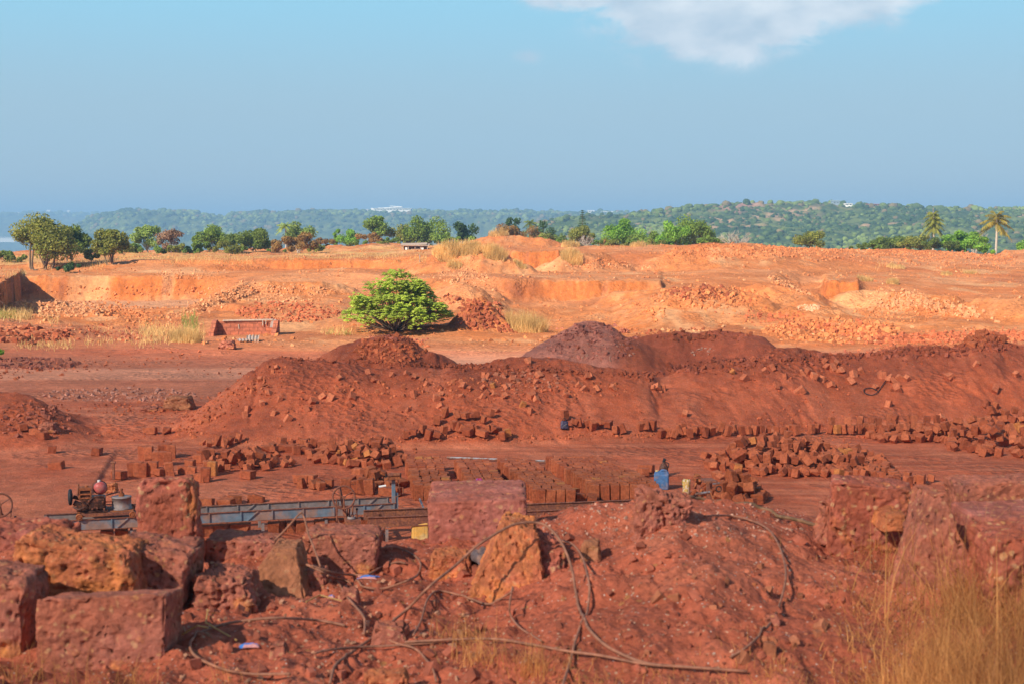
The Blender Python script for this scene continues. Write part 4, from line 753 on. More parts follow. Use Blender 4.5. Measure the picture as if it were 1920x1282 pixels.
for i in range(22):
    if i in (8, 9, 14): continue
    p = tA[0].lerp(tA[1], .36 + .6 * i / 22) + Vector((0, .18 + random.uniform(-.03, .03), 0)); add(p + Vector((0, 0, H(p.x, p.y) + .06)), (0, 0, .28 + random.gauss(0, .04)), (.2, .22, .26), None, 6)
for f_ in (.05, .16, .2, .27): p = tA[0].lerp(tA[1], f_) + Vector((0, .3, 0)); add(p + Vector((0, 0, H(p.x, p.y) + .06)), (0, 0, .28), (.22, .3, .26), None, 6)
for f_ in (.02, .3, .5, .7, .9): p = tB[0].lerp(tB[1], f_) + Vector((0, .3, 0)); add(p + Vector((0, 0, H(p.x, p.y) + .06)), (0, 0, .2), (.22, .4, .26), None, 6)
SPEC.sort(key=lambda s: s[0].length)
print('blocks', len(SPEC)); mats = []
for i, (p, r, d, k, g_) in enumerate(SPEC):
    if i < 295:
        o = bpy.data.objects.new('laterite_block', BM[k]); COL.objects.link(o); o.location = p; o.rotation_euler = r; o.scale = d; tag(o, GR[g_][0], 'stone block', GR[g_][1])
rest = SPEC[295:]; Vs, Fs, off = [], [], 0; arr = []
for me in BM:
    v = np.empty(len(me.vertices) * 3, np.float32); me.vertices.foreach_get('co', v); f = np.empty(len(me.polygons) * 3, np.int32); me.polygons.foreach_get('vertices', f); arr.append((v.reshape(-1, 3), f.reshape(-1, 3)))
Cs = []
for p, r, d, k, g_ in rest:
    mt = np.array(Euler(r).to_matrix()) @ np.diag(d); v = arr[k][0] @ mt.T + np.array(p); Vs.append(v); Fs.append(arr[k][1] + off); off += len(v)
    t_ = random.random(); c = (A(.29, .068, .030) * (1 - t_) + A(.43, .118, .052) * t_) * (A(1.35, 1.5, 1.6) if g_ == 4 else 1)
    if random.random() < .02: c = A(.46, .16, .05)
    Cs.append(np.repeat(c[None], len(v), 0))
o = npobj('laterite_blocks', np.concatenate(Vs), np.concatenate(Fs), M['rock'], smooth=False, col=np.concatenate(Cs)); tag(o, 'further cut laterite blocks of the rows, heaps and soil slope', kind='stuff')

# ------------------------------------------------------------------ saw tracks and machines
def beam(L, mats, h=.19, ribs=True, f=.045):
    b = MB(); b.box((L/2, 0, .45 - h/2), (L, .008, h - .013)); c = MB(); c.box((L/2, -.004, .449), (L, f, .012)); c.box((L/2, -.004, .451 - h), (L, f, .012))
    if ribs:
        n = int(L / .56)
        for i in range(n + 1): b.box((.04 + i * (L - .08) / n, -.016, .45 - h/2), (.022, .022, h - .02))
        for i in range(2, n, 4): x = i * L / n + .1; b.bar((x, -.016, .272), (x + .2, -.016, .436), .02, .02)
    return b, c
def track(label, a, b, near_mat, far_mat, ribs, h):
    ang = math.atan2(b.y - a.y, b.x - a.x); L = (b - a).length; gz = 0.0
    t_ = empty('saw_track', (a.x, a.y, gz), ang, label=label, cat='saw track')
    for mt, yy in ((near_mat, 0), (far_mat, .66)):
        w_, f_ = beam(L, None, h, ribs); o = w_.build('rail_beam', mt, t_); o.location.y = yy; f_.build('flange', M['rust'], o)
    for i in range(6):
        x = .25 + i * (L - .5) / 5; m = MB(); m.box((x, .33, .45 - h + .02), (.05, .63, .035)); m.build('cross_bar', M['rust'], t_)
        for y in (.03, .63): m = MB(); m.box((x + .1, y, (.45 - h - .3) / 2 + .08), (.05, .04, .45 - h + .02)); m.build('leg', M['greysteel'], t_)
    return t_
trA = track('long blue and grey painted saw track with ribbed side beams, standing on blocks', *tA, M['bluepaint'], M['greysteel'], True, .185)
trB = track('rust brown saw track of two plain steel beams running behind the large pink block', *tB, M['rust'], M['rust'], False, .175)
# end post with tray on the blue track
e = P(738, 960, 26.2); m = MB(); z0 = .0; rt = empty('feed_post', (e.x, e.y, 0), .28, label='blue grey steel post with orange tray and crank ending the blue track', cat='machine post')
MB().box((0, 0, .44), (.06, .05, .86)).box((.07, .02, .36), (.04, .04, .5)).box((.03, .3, .30), (.05, .66, .06)).build('post', M['bluepaint'], rt)
MB().box((-.02, 0, .885), (.27, .2, .025), bev=.008).box((-.02, -.09, .9), (.27, .015, .05)).build('tray', M['rustorange'], rt); MB().cyl((-.1, 0, .95), (.12, 0, .95), .04).build('roller', M['rust'], rt)
MB().tube([(.08, -.03, .86), (.1, -.05, .7), (.12, -.05, .58), (.02, -.09, .55)], .009).cyl((.17, -.05, .60), (.17, -.05, .72), .012).build('crank', M['rust'], rt)
MB().cyl((-.14, 0, .88), (-.14, 0, .98), .01).cyl((.14, 0, .88), (.14, 0, .98), .01).build('pin', M['black'], rt)
m = MB(); p = P(720, 914, 27.2); m.cyl((-.07, 0, 0), (.07, .02, .02), .022); o = m.build('white_tube', M['white']); o.location = P(717, 912, 27.6); tag(o, 'short white tube lying behind the tray post', 'tube')
def steering(x, y, rz, label):
    r = empty('steering_stand', (x, y, 0), rz, label=label, cat='steering stand')
    MB().box((.13, .02, .38), (.27, .26, .12), bev=.008).box((.13, .02, .2), (.08, .08, .36)).build('base_box', M['rust'], r)
    m = MB(); m.bar((.02, .02, .36), (-.03, .03, .66), .10, .05); m.bar((-.03, .03, .64), (-.10, .06, 1.0), .075, .03); m.bar((.05, .02, .42), (.06, .03, .62), .04); m.build('column', M['rust'], r)
    m = MB(); m.tube(crom([(-.155, -.02, .80), (-.16, -.02, .6), (-.14, -.02, .45), (-.06, -.04, .28)]), .014); m.box((-.14, -.01, .58), (.012, .06, .34), (0, .12, 0)); m.build('side_plate', M['rust'], r)
    w = MB(); c = Vector((-.035, -.09, .84)); ax = Vector((.15, -1, .18)).normalized(); w.torus(c, ax, .195, .017, 40, 8); q = ax.to_track_quat('Z', 'Y')
    for k in range(3): a = 2.1 * k + .55; w.tube([c, c + q @ Vector((.193 * math.cos(a), .193 * math.sin(a), 0))], .009)
    w.cyl(c - ax * .03, c + ax * .02, .028); w.tube([c, Vector((-.01, .02, .58))], .014); w.build('steering_wheel', M['rust'], r)
    for (lx, t_) in ((.12, .70), (.19, .60)): MB().cyl((lx, 0, .42), (lx + .01, -.01, t_), .012).cyl((lx, 0, .42), (lx, 0, .52), .022).build('lever', M['rust'], r); MB().ball((lx + .01, -.01, t_ + .01), .022).build('knob', M['black'], r, True)
    MB().cyl((.1, -.02, .44), (.1, -.02, .47), .075).torus((.1, -.02, .475), (0, 0, 1), .06, .012, 20, 6).build('gear', M['greysteel'], r, True)
    m = MB(); m.box((.0, .0, .12), (.05, .05, .3)); m.box((.25, .1, .12), (.05, .05, .3)); m.build('leg', M['rust'], r); return r
p = P(648, 975, 24.65); steering(p.x, p.y, .18, 'rusty steering wheel stand at the left end of the brown track'); p = P(6, 985, 23.95); steering(p.x, p.y, .25, 'rusty steering wheel stand cut by the left edge of the picture')
# end frame of the brown track
p = P(1330, 950, 25.9); r = empty('end_frame', (p.x, p.y, 0), .2, label='rusty upright end frame with a slanted brace at the right end of the brown track', cat='machine frame')
MB().box((-.03, 0, .45), (.05, .05, .85)).box((.12, .3, .45), (.05, .05, .8)).box((.04, .15, .87), (.22, .34, .04)).build('frame', M['rust'], r); MB().cyl((-.28, -.02, .66), (.0, -.02, .69), .022).cyl((.06, .0, .84), (.2, .0, .84), .02).build('shaft', M['steel'], r)
MB().cyl((.0, -.04, .70), (.24, -.16, .1), .011).build('brace', M['rustorange'], r); MB().torus((.17, -.02, .74), (0, -1, 0), .05, .016, 20, 6).build('pulley', M['rustdark'], r)
# engine trolley
k0 = tA[0].lerp(tA[1], .099); ang = math.atan2(1.7, 6.0); r = empty('engine_trolley', (k0.x, k0.y, .45), ang, label='oily rusty engine with a faded red round tank, wheeled on the blue track', cat='engine')
MB().box((.45, .02, .07), (.95, .05, .05)).box((.45, .62, .07), (.95, .05, .05)).box((.06, .32, .07), (.05, .6, .04)).box((.5, .32, .07), (.05, .6, .04)).box((.88, .32, .07), (.05, .6, .04)).build('chassis', M['rust'], r)
for x in (0, .9):
    for y in (-.03, .66): MB().cyl((x, y - .03, .055), (x, y + .03, .055), .058, n=20).cyl((x, y - .045, .055), (x, y - .028, .055), .03).torus((x, y - .03, .055), (0, 1, 0), .05, .01, 20, 6).build('wheel', M['rustorange'], r)
MB().box((.25, .32, .22), (.40, .30, .26), bev=.03).box((.30, .15, .24), (.26, .05, .19), bev=.02).box((.24, .32, .11), (.46, .34, .05)).cyl((.36, .12, .25), (.36, .16, .25), .05).box((.05, .3, .17), (.2, .22, .14), bev=.02).build('engine_block', M['rustdark'], r)
MB().tube(crom([(.02, .13, .33), (.08, .12, .27), (.14, .12, .25), (.2, .12, .33), (.28, .13, .37), (.42, .15, .37)]), .014).tube(crom([(-.1, .2, .2), (0, .12, .16), (.1, .12, .2)]), .022).build('fuel_line', M['rustdark'], r, True)
for q_ in ((.16, .12, .3), (.3, .12, .17), (.4, .12, .28), (.22, .12, .16), (.42, .12, .15)): MB().cyl((q_[0], .10, q_[2]), (q_[0], .14, q_[2]), .016, n=8).build('bolt', M['rust'], r)
m = MB(); m.box((.105, .3, .42), (.19, .22, .16), bev=.01); m.build('radiator', M['rustdark'], r)
m = MB()
for z in (.345, .415, .495): m.box((.105, .178, z), (.21, .03, .022))
for x in (.01, .2): m.box((x, .178, .42), (.02, .03, .17))
m.box((.105, .3, .515), (.20, .24, .02)); m.cyl((.13, .3, .52), (.13, .3, .55), .03); m.build('radiator_frame', M['rustorange'], r)
m = MB(); m.ball((.36, .27, .5), .115, (1, .8, 1), 3); m.build('tank', M['redtank'], r, True); MB().torus((.36, .30, .5), (0, 1, 0), .112, .014, 30, 6).build('tank_band', M['rustdark'], r, True); MB().cyl((.34, .27, .60), (.34, .27, .64), .026).build('filler_cap', M['white'], r)
m = MB(); m.torus((-.15, .28, .36), (1, 0, 0), .115, .032, 28, 8); m.cyl((-.19, .28, .36), (-.11, .28, .36), .07); m.build('flywheel', M['black'], r, True); MB().cyl((-.1, .28, .36), (.08, .3, .3), .035).cyl((-.09, .24, .27), (.05, .24, .2), .05).build('crankshaft_housing', M['rustdark'], r)
MB().tube(crom([(.02, .22, .32), (-.02, .22, .42), (-.01, .22, .52), (-.005, .22, .60)]), .024, r1=.018).build('exhaust_pipe', M['rust'], r, True)
MB().lathe([(0, .09), (.175, .09), (.175, .12), (.168, .12), (.168, .30), (.176, .30), (.176, .315), (.13, .325), (0, .325)], (.72, .33, 0), 28).build('drum', M['greysteel'], r, True); MB().cyl((.72, .33, .32), (.72, .33, .38), .05).cyl((.72, .33, .38), (.72, .33, .43), .02).cyl((.72, .33, .43), (.72, .33, .46), .03).build('spindle', M['rustorange'], r)
MB().box((.72, .33, .085), (.40, .40, .02)).build('base_plate', M['rustorange'], r); MB().bar((.46, .3, .36), (.7, .36, .40), .02).build('linkage', M['rustdark'], r); MB().bar((.46, .25, .2), (.58, .3, .18), .02).build('linkage', M['rustdark'], r)
p = G(300 - 82, 906, 0.1)
m = MB(); p = G(213, 893, .1); m.box((0, 0, .22), (.05, .05, .36)).cyl((-.05, 0, .42), (.05, 0, .42), .03); o = m.build('iron_stake', M['rust']); o.location = (p.x, p.y, H(p.x, p.y)); tag(o, 'short iron stake standing behind the saw engine', 'stake')
stone('ochre crusted rock behind the saw engine', 'stone_ochre', ((192, 925), (218, 925), (215, 906), (196, 908)), 27.6, .25, rnd=.4, rough=.03, seed=51, n=18, name='boulder')
stone('broken dark block lying behind the steel drum of the saw engine', 'stone', ((192, 942), (226, 940), (224, 924), (196, 928)), 26.6, .25, rnd=.2, rough=.02, seed=52, n=18, name='boulder')
# bars and pipe
def rod(label, a, b, r, mat, name, cat):
    a, b = Vector(a), Vector(b); c = (a + b) / 2; m = MB(); m.cyl(a - c, b - c, r, n=10); o = m.build(name, M[mat]); o.location = c; return tag(o, label, cat)
a, b = G(838, 857, 0.06), G(1024, 864, 0.06); rod('long grey steel pipe lying on the floor behind the packed rows', a, b, .026, 'steel', 'steel_pipe', 'pipe')
p = G(795, 955, 0); rod('short grey steel rod sticking up left of the large pink block', P(787, 935, 27), P(796, 956, 26.4), .02, 'steel', 'steel_rod', 'rod')
rod('thin flat bar leaning at the corner of the packed rows', P(1236, 920, 28.6), P(1250, 936, 28.0), .018, 'greysteel', 'steel_bar', 'bar')

# jerrycans and small things
def jerry(px, py, D, w, d, h, mat, rz, label):
    p = P(px, py, D); z = H(p.x, p.y) if py > 0 else 0; r = empty('jerrycan', (p.x, p.y, z), rz, label=label, cat='jerrycan')
    m = MB(); m.box((0, 0, h * .42), (w, d, h * .84), bev=.03)
    top = [(-w/2, h*.80), (-w*.46, h*.90), (-w*.40, h*.94), (w*.40, h*.94), (w*.48, h*.88), (w/2, h*.80)]
    b = m.b; f1 = [b.verts.new((x, -d*.42, z_)) for x, z_ in top]; f2 = [b.verts.new((x, d*.42, z_)) for x, z_ in top]; b.faces.new(f1); b.faces.new(f2[::-1])
    for i in range(5): b.faces.new((f1[i], f2[i], f2[i+1], f1[i+1]))
    m.box((0, -d*.5, h*.42), (w*.55, .012, h*.45), bev=.004); m.build('body', mat, r, False, .008)
    MB().tube(crom([(-w*.05, 0, h*.93), (-w*.02, 0, h*1.0), (w*.12, 0, h*1.02), (w*.3, 0, h*1.0), (w*.36, 0, h*.93)]), .018).build('handle', mat, r, True)
    MB().cyl((-w*.32, 0, h*.92), (-w*.32, 0, h*1.0), .032).build('cap', M['yellowplastic'] if mat == M['blueplastic'] else M['rustorange'], r); return r
jerry(787, 1012, 25.0, .29, .2, .385, M['yellowplastic'], .15, 'yellow plastic jerrycan left of the large pink block'); jerry(1240, 921, 29.9, .31, .24, .40, M['blueplastic'], -.15, 'blue plastic jerrycan at the right corner of the packed rows')
p = G(1247, 896, 0); r = empty('jug', (p.x, p.y + .3, H(p.x, p.y)), 0, label='small dark jug with a black cap just behind the blue jerrycan', cat='jug')
MB().lathe([(0, 0), (.09, 0), (.1, .03), (.1, .22), (.07, .28), (.04, .31), (.04, .34), (0, .34)], n=18).build('body', M['rustdark'], r, True); MB().cyl((0, 0, .34), (.02, -.02, .41), .035).tube(crom([(.03, 0, .33), (.11, 0, .3), (.1, 0, .2)]), .012).build('cap', M['black'], r)
# tub of broken tiles
p = G(1296, 932, 0); r = empty('paint_tin', (p.x - .1, p.y, H(p.x, p.y)), .3, label='torn yellow and white sack standing open beside broken tiles', cat='sack')
m, nt_, b_ = nodes('printed sack'); t = NT(nt_); v = t.tc(); c = t.mix(t.mr(t.noise(v, 14, 4), .48, .52), (.60, .46, .34), (.52, .32, .09)); c = t.mix(t.mr(t.noise(v, 30, 2), .6, .62), c, (.18, .2, .06)); t.L(c, b_.inputs['Base Color']); M['sack'] = m
r.name = 'sack'; mm = MB(); mm.lathe([(0, 0), (.07, 0), (.085, .04), (.08, .2), (.09, .32), (.08, .36), (.07, .33), (.05, .26)], n=16, sy=.9)
for v_ in mm.b.verts: v_.co += Vector((random.uniform(-.012, .012), random.uniform(-.012, .012), random.uniform(-.01, .01)))
mm.build('bag', M['sack'], r, True)
for i, (x, z, s) in enumerate(((.12, .36, .12), (.2, .42, .13), (.26, .30, .14), (.35, .26, .13), (.16, .22, .15), (.3, .14, .14), (.42, .16, .12), (.22, .05, .15), (.4, .05, .12), (.08, .08, .13))):
    q = Vector((p.x + x * .8 - .03, p.y + .05 * (i % 3), H(p.x, p.y) + z)); o = npobj('broken_tile', chunks[i % 12][0] * s * .8 * np.array([1, .6, .5 if i % 2 else 1]), chunks[i % 12][1], M['rustorange'] if i % 3 else M['block'], smooth=False); o.location = q; o.rotation_euler = (random.uniform(-1, 1), random.uniform(-1, 1), random.uniform(-2, 2)); tag(o, 'orange shard in the little heap of broken tiles beside the torn sack', 'tile shard', 'broken tiles by the sack')
def rag(label, px, py, D, w, d, h, mat, name='rag', cat='rag', seed=1, rz=0.0):
    n = 22; V = []; 
    for i in range(n + 1):
        for j in range(n + 1):
            x, y = (i / n - .5), (j / n - .5); e = max(0, 1 - (abs(x) * 2) ** 4) * max(0, 1 - (abs(y) * 2) ** 4); nn = float(fbm(x * 5 + seed, y * 5, seed=seed, octv=3))
            V.append((x * w * (1 + .25 * float(vnoise(y * 4, seed * 1.0, seed=3))), y * d, h * (.15 + e * .6 + .5 * nn * e)))
    idx = np.arange((n + 1) ** 2).reshape(n + 1, n + 1); q = np.stack([idx[:-1, :-1], idx[1:, :-1], idx[1:, 1:], idx[:-1, 1:]], -1).reshape(-1, 4)
    o = npobj(name, V, q, mat); md = o.modifiers.new('thick', 'SOLIDIFY'); md.thickness = .006; o.location = P(px, py, D); o.rotation_euler = (0, 0, rz); return tag(o, label, cat)
M['bagblue'] = mat_plain('dark bag', (.04, .035, .07), .5, .3, 20, (.10, .08, .13)); M['pinkrag'] = mat_plain('pink cloth', (.42, .03, .12), .7, .3, 20, (.2, .1, .3))
M['wrapper'] = mat_plain('blue and red wrapper', (.06, .22, .62), .35, .1, 12, (.65, .30, .28), thr=(.46, .5)); M['greycloth'] = mat_plain('grey plastic sheet', (.13, .09, .09), .5, .2, 14, (.27, .15, .11))
p = hit(1058, 803, 30); r = empty('bag', (p.x, p.y - .05, p.z), .2, label='small dark bag with a pale emblem lying on the soil heap', cat='bag')
MB().box((0, 0, .1), (.2, .12, .22), (-.25, .1, 0), bev=.04).build('body', M['bagblue'], r, True); m = MB(); m.bar((-.04, -.075, .08), (.01, -.075, .12), .012); m.bar((0, -.075, .12), (.05, -.07, .13), .012); m.bar((-.02, -.075, .06), (.03, -.075, .09), .008); m.build('emblem', M['steel'], r); MB().tube(crom([(-.05, 0, .2), (-.03, 0, .27), (.03, 0, .27), (.05, 0, .2)]), .01).build('strap', M['black'], r)
p = G(897, 903, .36); rag('crumpled pink and violet rag on the packed rows', 898, 903, p.y, .17, .12, .09, M['pinkrag'], seed=2)
h0 = hit(467, 1214); rag('crumpled blue and red wrapper lying inside the hose loop', 467, 1212, h0.y, .085, .04, .018, M['wrapper'], 'wrapper', 'wrapper', 3, .2)
h0 = hit(690, 1084); rag('torn blue and red wrapper under the long smooth boulder', 690, 1082, h0.y, .10, .05, .012, M['wrapper'], 'wrapper', 'wrapper', 4, -.1)
h0 = hit(908, 1062); rag('crumpled grey plastic sheet stuck between the pink block and the orange wedge', 905, 1050, 7.0, .15, .22, .06, M['greycloth'], 'plastic_sheet', 'plastic sheet', 6, .5)
h0 = hit(620, 1120); rag('bit of blue plastic beside the brown dusted boulder', 621, 1119, h0.y, .03, .04, .012, M['wrapper'], 'wrapper', 'wrapper', 9)

# hoses
def hose(label, pts, r=.0105, mat='hose', lift=.02, name='hose', cat='hose', dmax=9.5):
    w = []; r *= .54
    for q in pts:
        if len(q) > 2: w.append(P(*q))
        else:
            p = hit(q[0], q[1], 4.4, dmax) or P(q[0], q[1], 6.5); w.append(p + Vector((0, 0, lift)))
    w = crom(w, 9); w = [Vector((p.x, p.y, max(p.z, H(p.x, p.y) + r * .7))) for p in w]; w = [p + Vector((.004 * float(vnoise(i * .13, 1.0, seed=len(pts))), 0, .004 * float(vnoise(i * .11, 9.0, seed=3)))) for i, p in enumerate(w)]
    c = w[len(w) // 2].copy(); m = MB(); m.tube([p - c for p in w], r, 9); o = m.build(name, M[mat], None, True); o.location = c; return tag(o, label, cat)
hose('brown hose lying in a wide loop in the lower left, round the wrapper', [(646,1181),(603,1171),(524,1166),(452,1171),(396,1184),(362,1206),(356,1225),(379,1247),(419,1264),(470,1272),(545,1274)])
hose('brown hose rising in an arch over the orange wedge boulder', [(620,1292),(630,1254),(662,1230),(702,1200),(760,1150),(803,1103,6.05),(850,1060,6.25),(900,1020,6.35),(950,988,6.45),(990,978,6.5),(1022,985,6.5),(1050,1012,6.35),(1070,1060,6.2),(1080,1110,6.0),(1087,1150),(1102,1186),(1140,1222),(1195,1246),(1260,1260),(1345,1264)], .0115)
hose('brown hose running beside the arch and crossing it down to the bottom edge', [(1045,1012,6.6),(1075,1020,6.55),(1095,1052,6.35),(1105,1100),(1100,1150),(1084,1200),(1068,1250),(1052,1296)], .010)
hose('nearly straight brown hose along the bottom centre', [(760,1212),(850,1206),(925,1206),(985,1213),(1050,1225),(1130,1240),(1200,1251),(1290,1261),(1400,1268)], .010)
hose('thin brown hose curving round the bare soil hump at the right', [(1320,974),(1370,974),(1410,982),(1442,1000),(1463,1035),(1472,1080),(1466,1130),(1442,1178),(1405,1218),(1370,1240)], .0095)
hose('stiff hose standing up in a point above the long smooth boulder', [(515,1014,6.95),(540,986,6.95),(562,962,6.95),(569,966,6.95),(578,1000,6.9),(592,1035,6.8),(602,1060,6.7)], .009)
hose('hose running from the long boulder down to the crossing hoses', [(576,1058,6.7),(606,1072,6.65),(632,1098),(655,1130),(678,1158),(685,1178),(684,1196)], .0105)
hose('hose curling from the long boulder to the red and blue wrapper', [(585,1060,6.65),(625,1072,6.7),(660,1084),(690,1082),(715,1068),(745,1062),(762,1062)], .010)
hose('hose bowed round behind the long boulder towards the ledge', [(712,1027,7.2),(745,1032),(775,1045),(788,1062),(784,1080),(764,1096),(720,1108),(680,1108),(645,1095),(615,1078,6.6)], .010)
hose('short dark hose curling in front of the orange wedge', [(776,1200),(790,1170),(803,1130),(818,1115),(845,1117),(880,1130),(915,1138),(945,1128),(962,1104,6.2)], .009)
hose('short hose end lying across the bottom near the flat stone', [(588,1234),(620,1226),(680,1221),(740,1216),(800,1212),(850,1206)], .0095)
hose('hose end dropping down past the flat stone at the bottom centre', [(700,1195),(740,1212),(780,1224),(805,1250),(818,1285)], .009)
hose('thin hose hanging over the broken boulder beside the orange wedge', [(962,1100,6.15),(955,1130,6.0),(960,1165),(985,1190),(1015,1208)], .008)
hose('thick olive brown hose arching over the ledge behind the soil hump', [(1290,962,7.7),(1312,953,7.75),(1345,952,7.75),(1400,956,7.7),(1450,964,7.65),(1500,976,7.55),(1545,989,7.4),(1580,1004,7.3)], .019, 'pipe', 0)
w = [hit(x, y, 30) for x, y in ((1662,712),(1655,722),(1646,735),(1635,741),(1622,738),(1620,731),(1632,728),(1645,733))]; c = w[4].copy(); m = MB(); m.tube(crom([p - c + Vector((0, -.03, .03)) for p in w]), .013); o = m.build('cable', M['black']); o.location = c; tag(o, 'thin black cable loop lying on the right part of the soil heap', 'cable')

# ------------------------------------------------------------------ grass
def blades(pos, h, w, lean, droop=.35, seg=3):
    n = len(pos); a = rng.uniform(0, 2*math.pi, n); fa = rng.uniform(0, math.pi, n); side_ = np.stack([np.cos(fa), np.sin(fa)*.6, 0*fa], -1)
    ld = np.stack([np.cos(a), np.sin(a), 0*a], -1) * (lean * rng.random(n))[:, None]; V = []
    for k in range(seg + 1):
        t_ = k / seg; c = pos + np.stack([0*a, 0*a, h * (t_ - droop * t_*t_*np.linalg.norm(ld, axis=1))], -1) + ld * (h * t_**1.6)[:, None]; ww = (w * (1 - .85 * t_))[:, None]
        V.append(c - side_ * ww); V.append(c + side_ * ww)
    V = np.stack(V, 1).reshape(-1, 3); b = np.arange(n)[:, None] * (2*(seg+1)); q = np.concatenate([np.stack([b[:,0]+2*k, b[:,0]+2*k+1, b[:,0]+2*k+3, b[:,0]+2*k+2], -1) for k in range(seg)]); return V, q
def grass_obj(name, label, parts, mat, **kw):
    Vs, Qs, off = [], [], 0
    for V, q in parts: Vs.append(V); Qs.append(q + off); off += len(V)
    return tag(npobj(name, np.concatenate(Vs), np.concatenate(Qs), mat, smooth=False), label, **kw)
def fgpts(n, fn):
    out = []
    while len(out) < n:
        u = rng.uniform(-.4, .44); d = rng.uniform(4.3, 7.2); px = 960 + u * F
        if rng.random() < fn(px, d): out.append((u*d, d, H(u*d, d) - .01))
    return np.array(out)
def dens(px, d): 
    a = float(sstep(1420, 1820, px + 120 * float(vnoise(d * 3, 1.0, seed=4)))) ** 1.3 * float(sstep(7.0, 5.6, d)); b = .7 * float(sstep(1150, 1500, px)) * float(sstep(5.55, 4.9, d)); c = .35 * float(sstep(780, 1000, px)) * float(sstep(5.45, 5.0, d)); return max(a, b, c) * (.35 + .65 * float(sstep(-.3, .4, vnoise(px / 70, d * 4, seed=8))))
p1 = fgpts(11500, dens); pxx = 960 + p1[:, 0] / p1[:, 1] * F; hh = (.05 + .18 * sstep(1500, 1900, pxx)) * rng.uniform(.4, 1.5, len(p1)); p2 = fgpts(800, lambda px, d: float(sstep(1540, 1850, px)) * float(d < 6.7)); 
p3 = []
for cx, cy, n_ in ((48, 1275, 60), (60, 1180, 30), (150, 1290, 40), (250, 1290, 50), (420, 1285, 30), (860, 1200, 90), (900, 1240, 160), (1000, 1262, 160), (1650, 1030, 120), (1640, 960, 30)):
    for i in range(n_):
        q = hit(cx + rng.normal() * 26, min(cy + rng.normal() * 8, 1400), 4.4, 9)
        if q: p3.append(q[:])
p3 = np.array(p3)
grass_obj('dry_grass', 'dry tawny grass growing at the foot of the near ledge, thickest at the lower right', [blades(p1, hh, .0007 + .0022 * rng.random(len(p1)) ** 2, 1.3), blades(p2, rng.uniform(.2, .5, len(p2)), .001 + .0022 * rng.random(len(p2)) ** 2, .9), blades(p3, rng.uniform(.05, .17, len(p3)), .0013 + 0*p3[:, 0], 1.0)], M['fggrass'], kind='stuff')
def straw(label, pts):
    w = [ (hit(x, y, 4.4, 9.5) or P(x, y, 6)) + Vector((0, 0, .015 + .02 * (i == 1))) for i, (x, y) in enumerate(pts)]; c = w[0].copy(); m = MB(); m.tube([p - c for p in w], .0035, 6); o = m.build('straw', M['drygrass']); o.location = c; tag(o, label, 'straw')
straw('bent pale straw lying left of the wrapper', [(390, 1150), (386, 1182), (444, 1207)]); straw('pale straw lying in front of the brown dusted boulder', [(574, 1134), (600, 1129), (644, 1132)]); straw('pale straw pointing at the right side of the big squared block', [(340, 1197), (370, 1188), (392, 1183)])
far_parts = []
def farpatch(x0, y0, x1, y1, n, h0, h1, w=.02, lean=.9, cut=-.05):
    pts = []
    for _ in range(n):
        q = hit(rng.uniform(x0, x1), (y0 + y1) / 2 + rng.normal() * (y1 - y0) * .33, 55)
        if q and vnoise(q.x / 1.3, q.y / 3, seed=15) + vnoise(q.x / 4, q.y / 5, seed=16) + rng.normal() * .3 > cut: pts.append(q[:])
    if pts: pts = np.array(pts); return blades(pts, rng.uniform(h0, h1, len(pts)), np.full(len(pts), w * .75), lean, seg=2)
for a_ in ((200,478,800,493,5200,.15,.4),(0,482,200,505,1400,.2,.5),(0,512,50,522,300,.3,.6),(400,490,620,500,300,.1,.3),(0,588,60,605,700,.3,.7),(60,595,110,612,200,.2,.5),(160,625,370,645,1300,.12,.4),(260,612,385,640,800,.15,.55),(30,640,140,655,300,.1,.3),(600,622,690,644,500,.15,.45),(640,468,700,476,300,.2,.5),(1640,495,1680,510,160,.15,.5),(1100,455,1240,465,500,.2,.5),(1800,508,1840,516,90,.2,.5),(1400,600,1420,610,20,.2,.4)):
    b_ = farpatch(*a_); 
    if b_: far_parts.append(b_)
grass_obj('dry_grass', 'dry golden grass along the sunlit bench edges', far_parts, M['drygrass'], kind='stuff')
gg = [farpatch(0, 590, 30, 600, 300, .2, .5), farpatch(340, 600, 370, 625, 200, .3, .8), farpatch(610, 628, 650, 640, 200, .2, .5), farpatch(640, 628, 690, 636, 120, .2, .4)]
grass_obj('green_weeds', 'green weeds sprouting along the foot of the benches', [x for x in gg if x], M['greengrass'], kind='stuff')
def tuft(label, px, py, wpx, h, n, mat='drygrass', lean=.7, D=None, dm=60):
    c = hit(px, py, dm) if D is None else None
    if c is None: D = D or 120; q = P(px, py, D); c = Vector((q.x, q.y, H(q.x, q.y)))
    k = F / c.y; R_ = wpx / 2 / k; r_ = R_ * np.sqrt(rng.random(n)); a = rng.uniform(0, 6.283, n); x = c.x + r_ * np.cos(a); y = c.y + r_ * np.sin(a) * .8; z = np.array([H(i, j) for i, j in zip(x, y)])
    V, q = blades(np.stack([x, y, z], -1), h * rng.uniform(.55, 1.1, n) * (1 - .35 * (r_ / R_) ** 2), np.full(n, .016 * c.y / 110), lean, seg=3)
    o = npobj('grass_tuft', V - np.array([*c]), q, M[mat], smooth=False); o.location = c; tag(o, label, 'grass tuft')
tuft('big golden grass tuft covering the left end of the mound by the hut', 838, 478, 56, 1.15, 1600); tuft('golden grass tuft on the middle of the mound by the hut', 880, 474, 50, 1.0, 1500); tuft('golden grass tuft on the right shoulder of the mound by the hut', 928, 480, 48, 1.05, 1400)
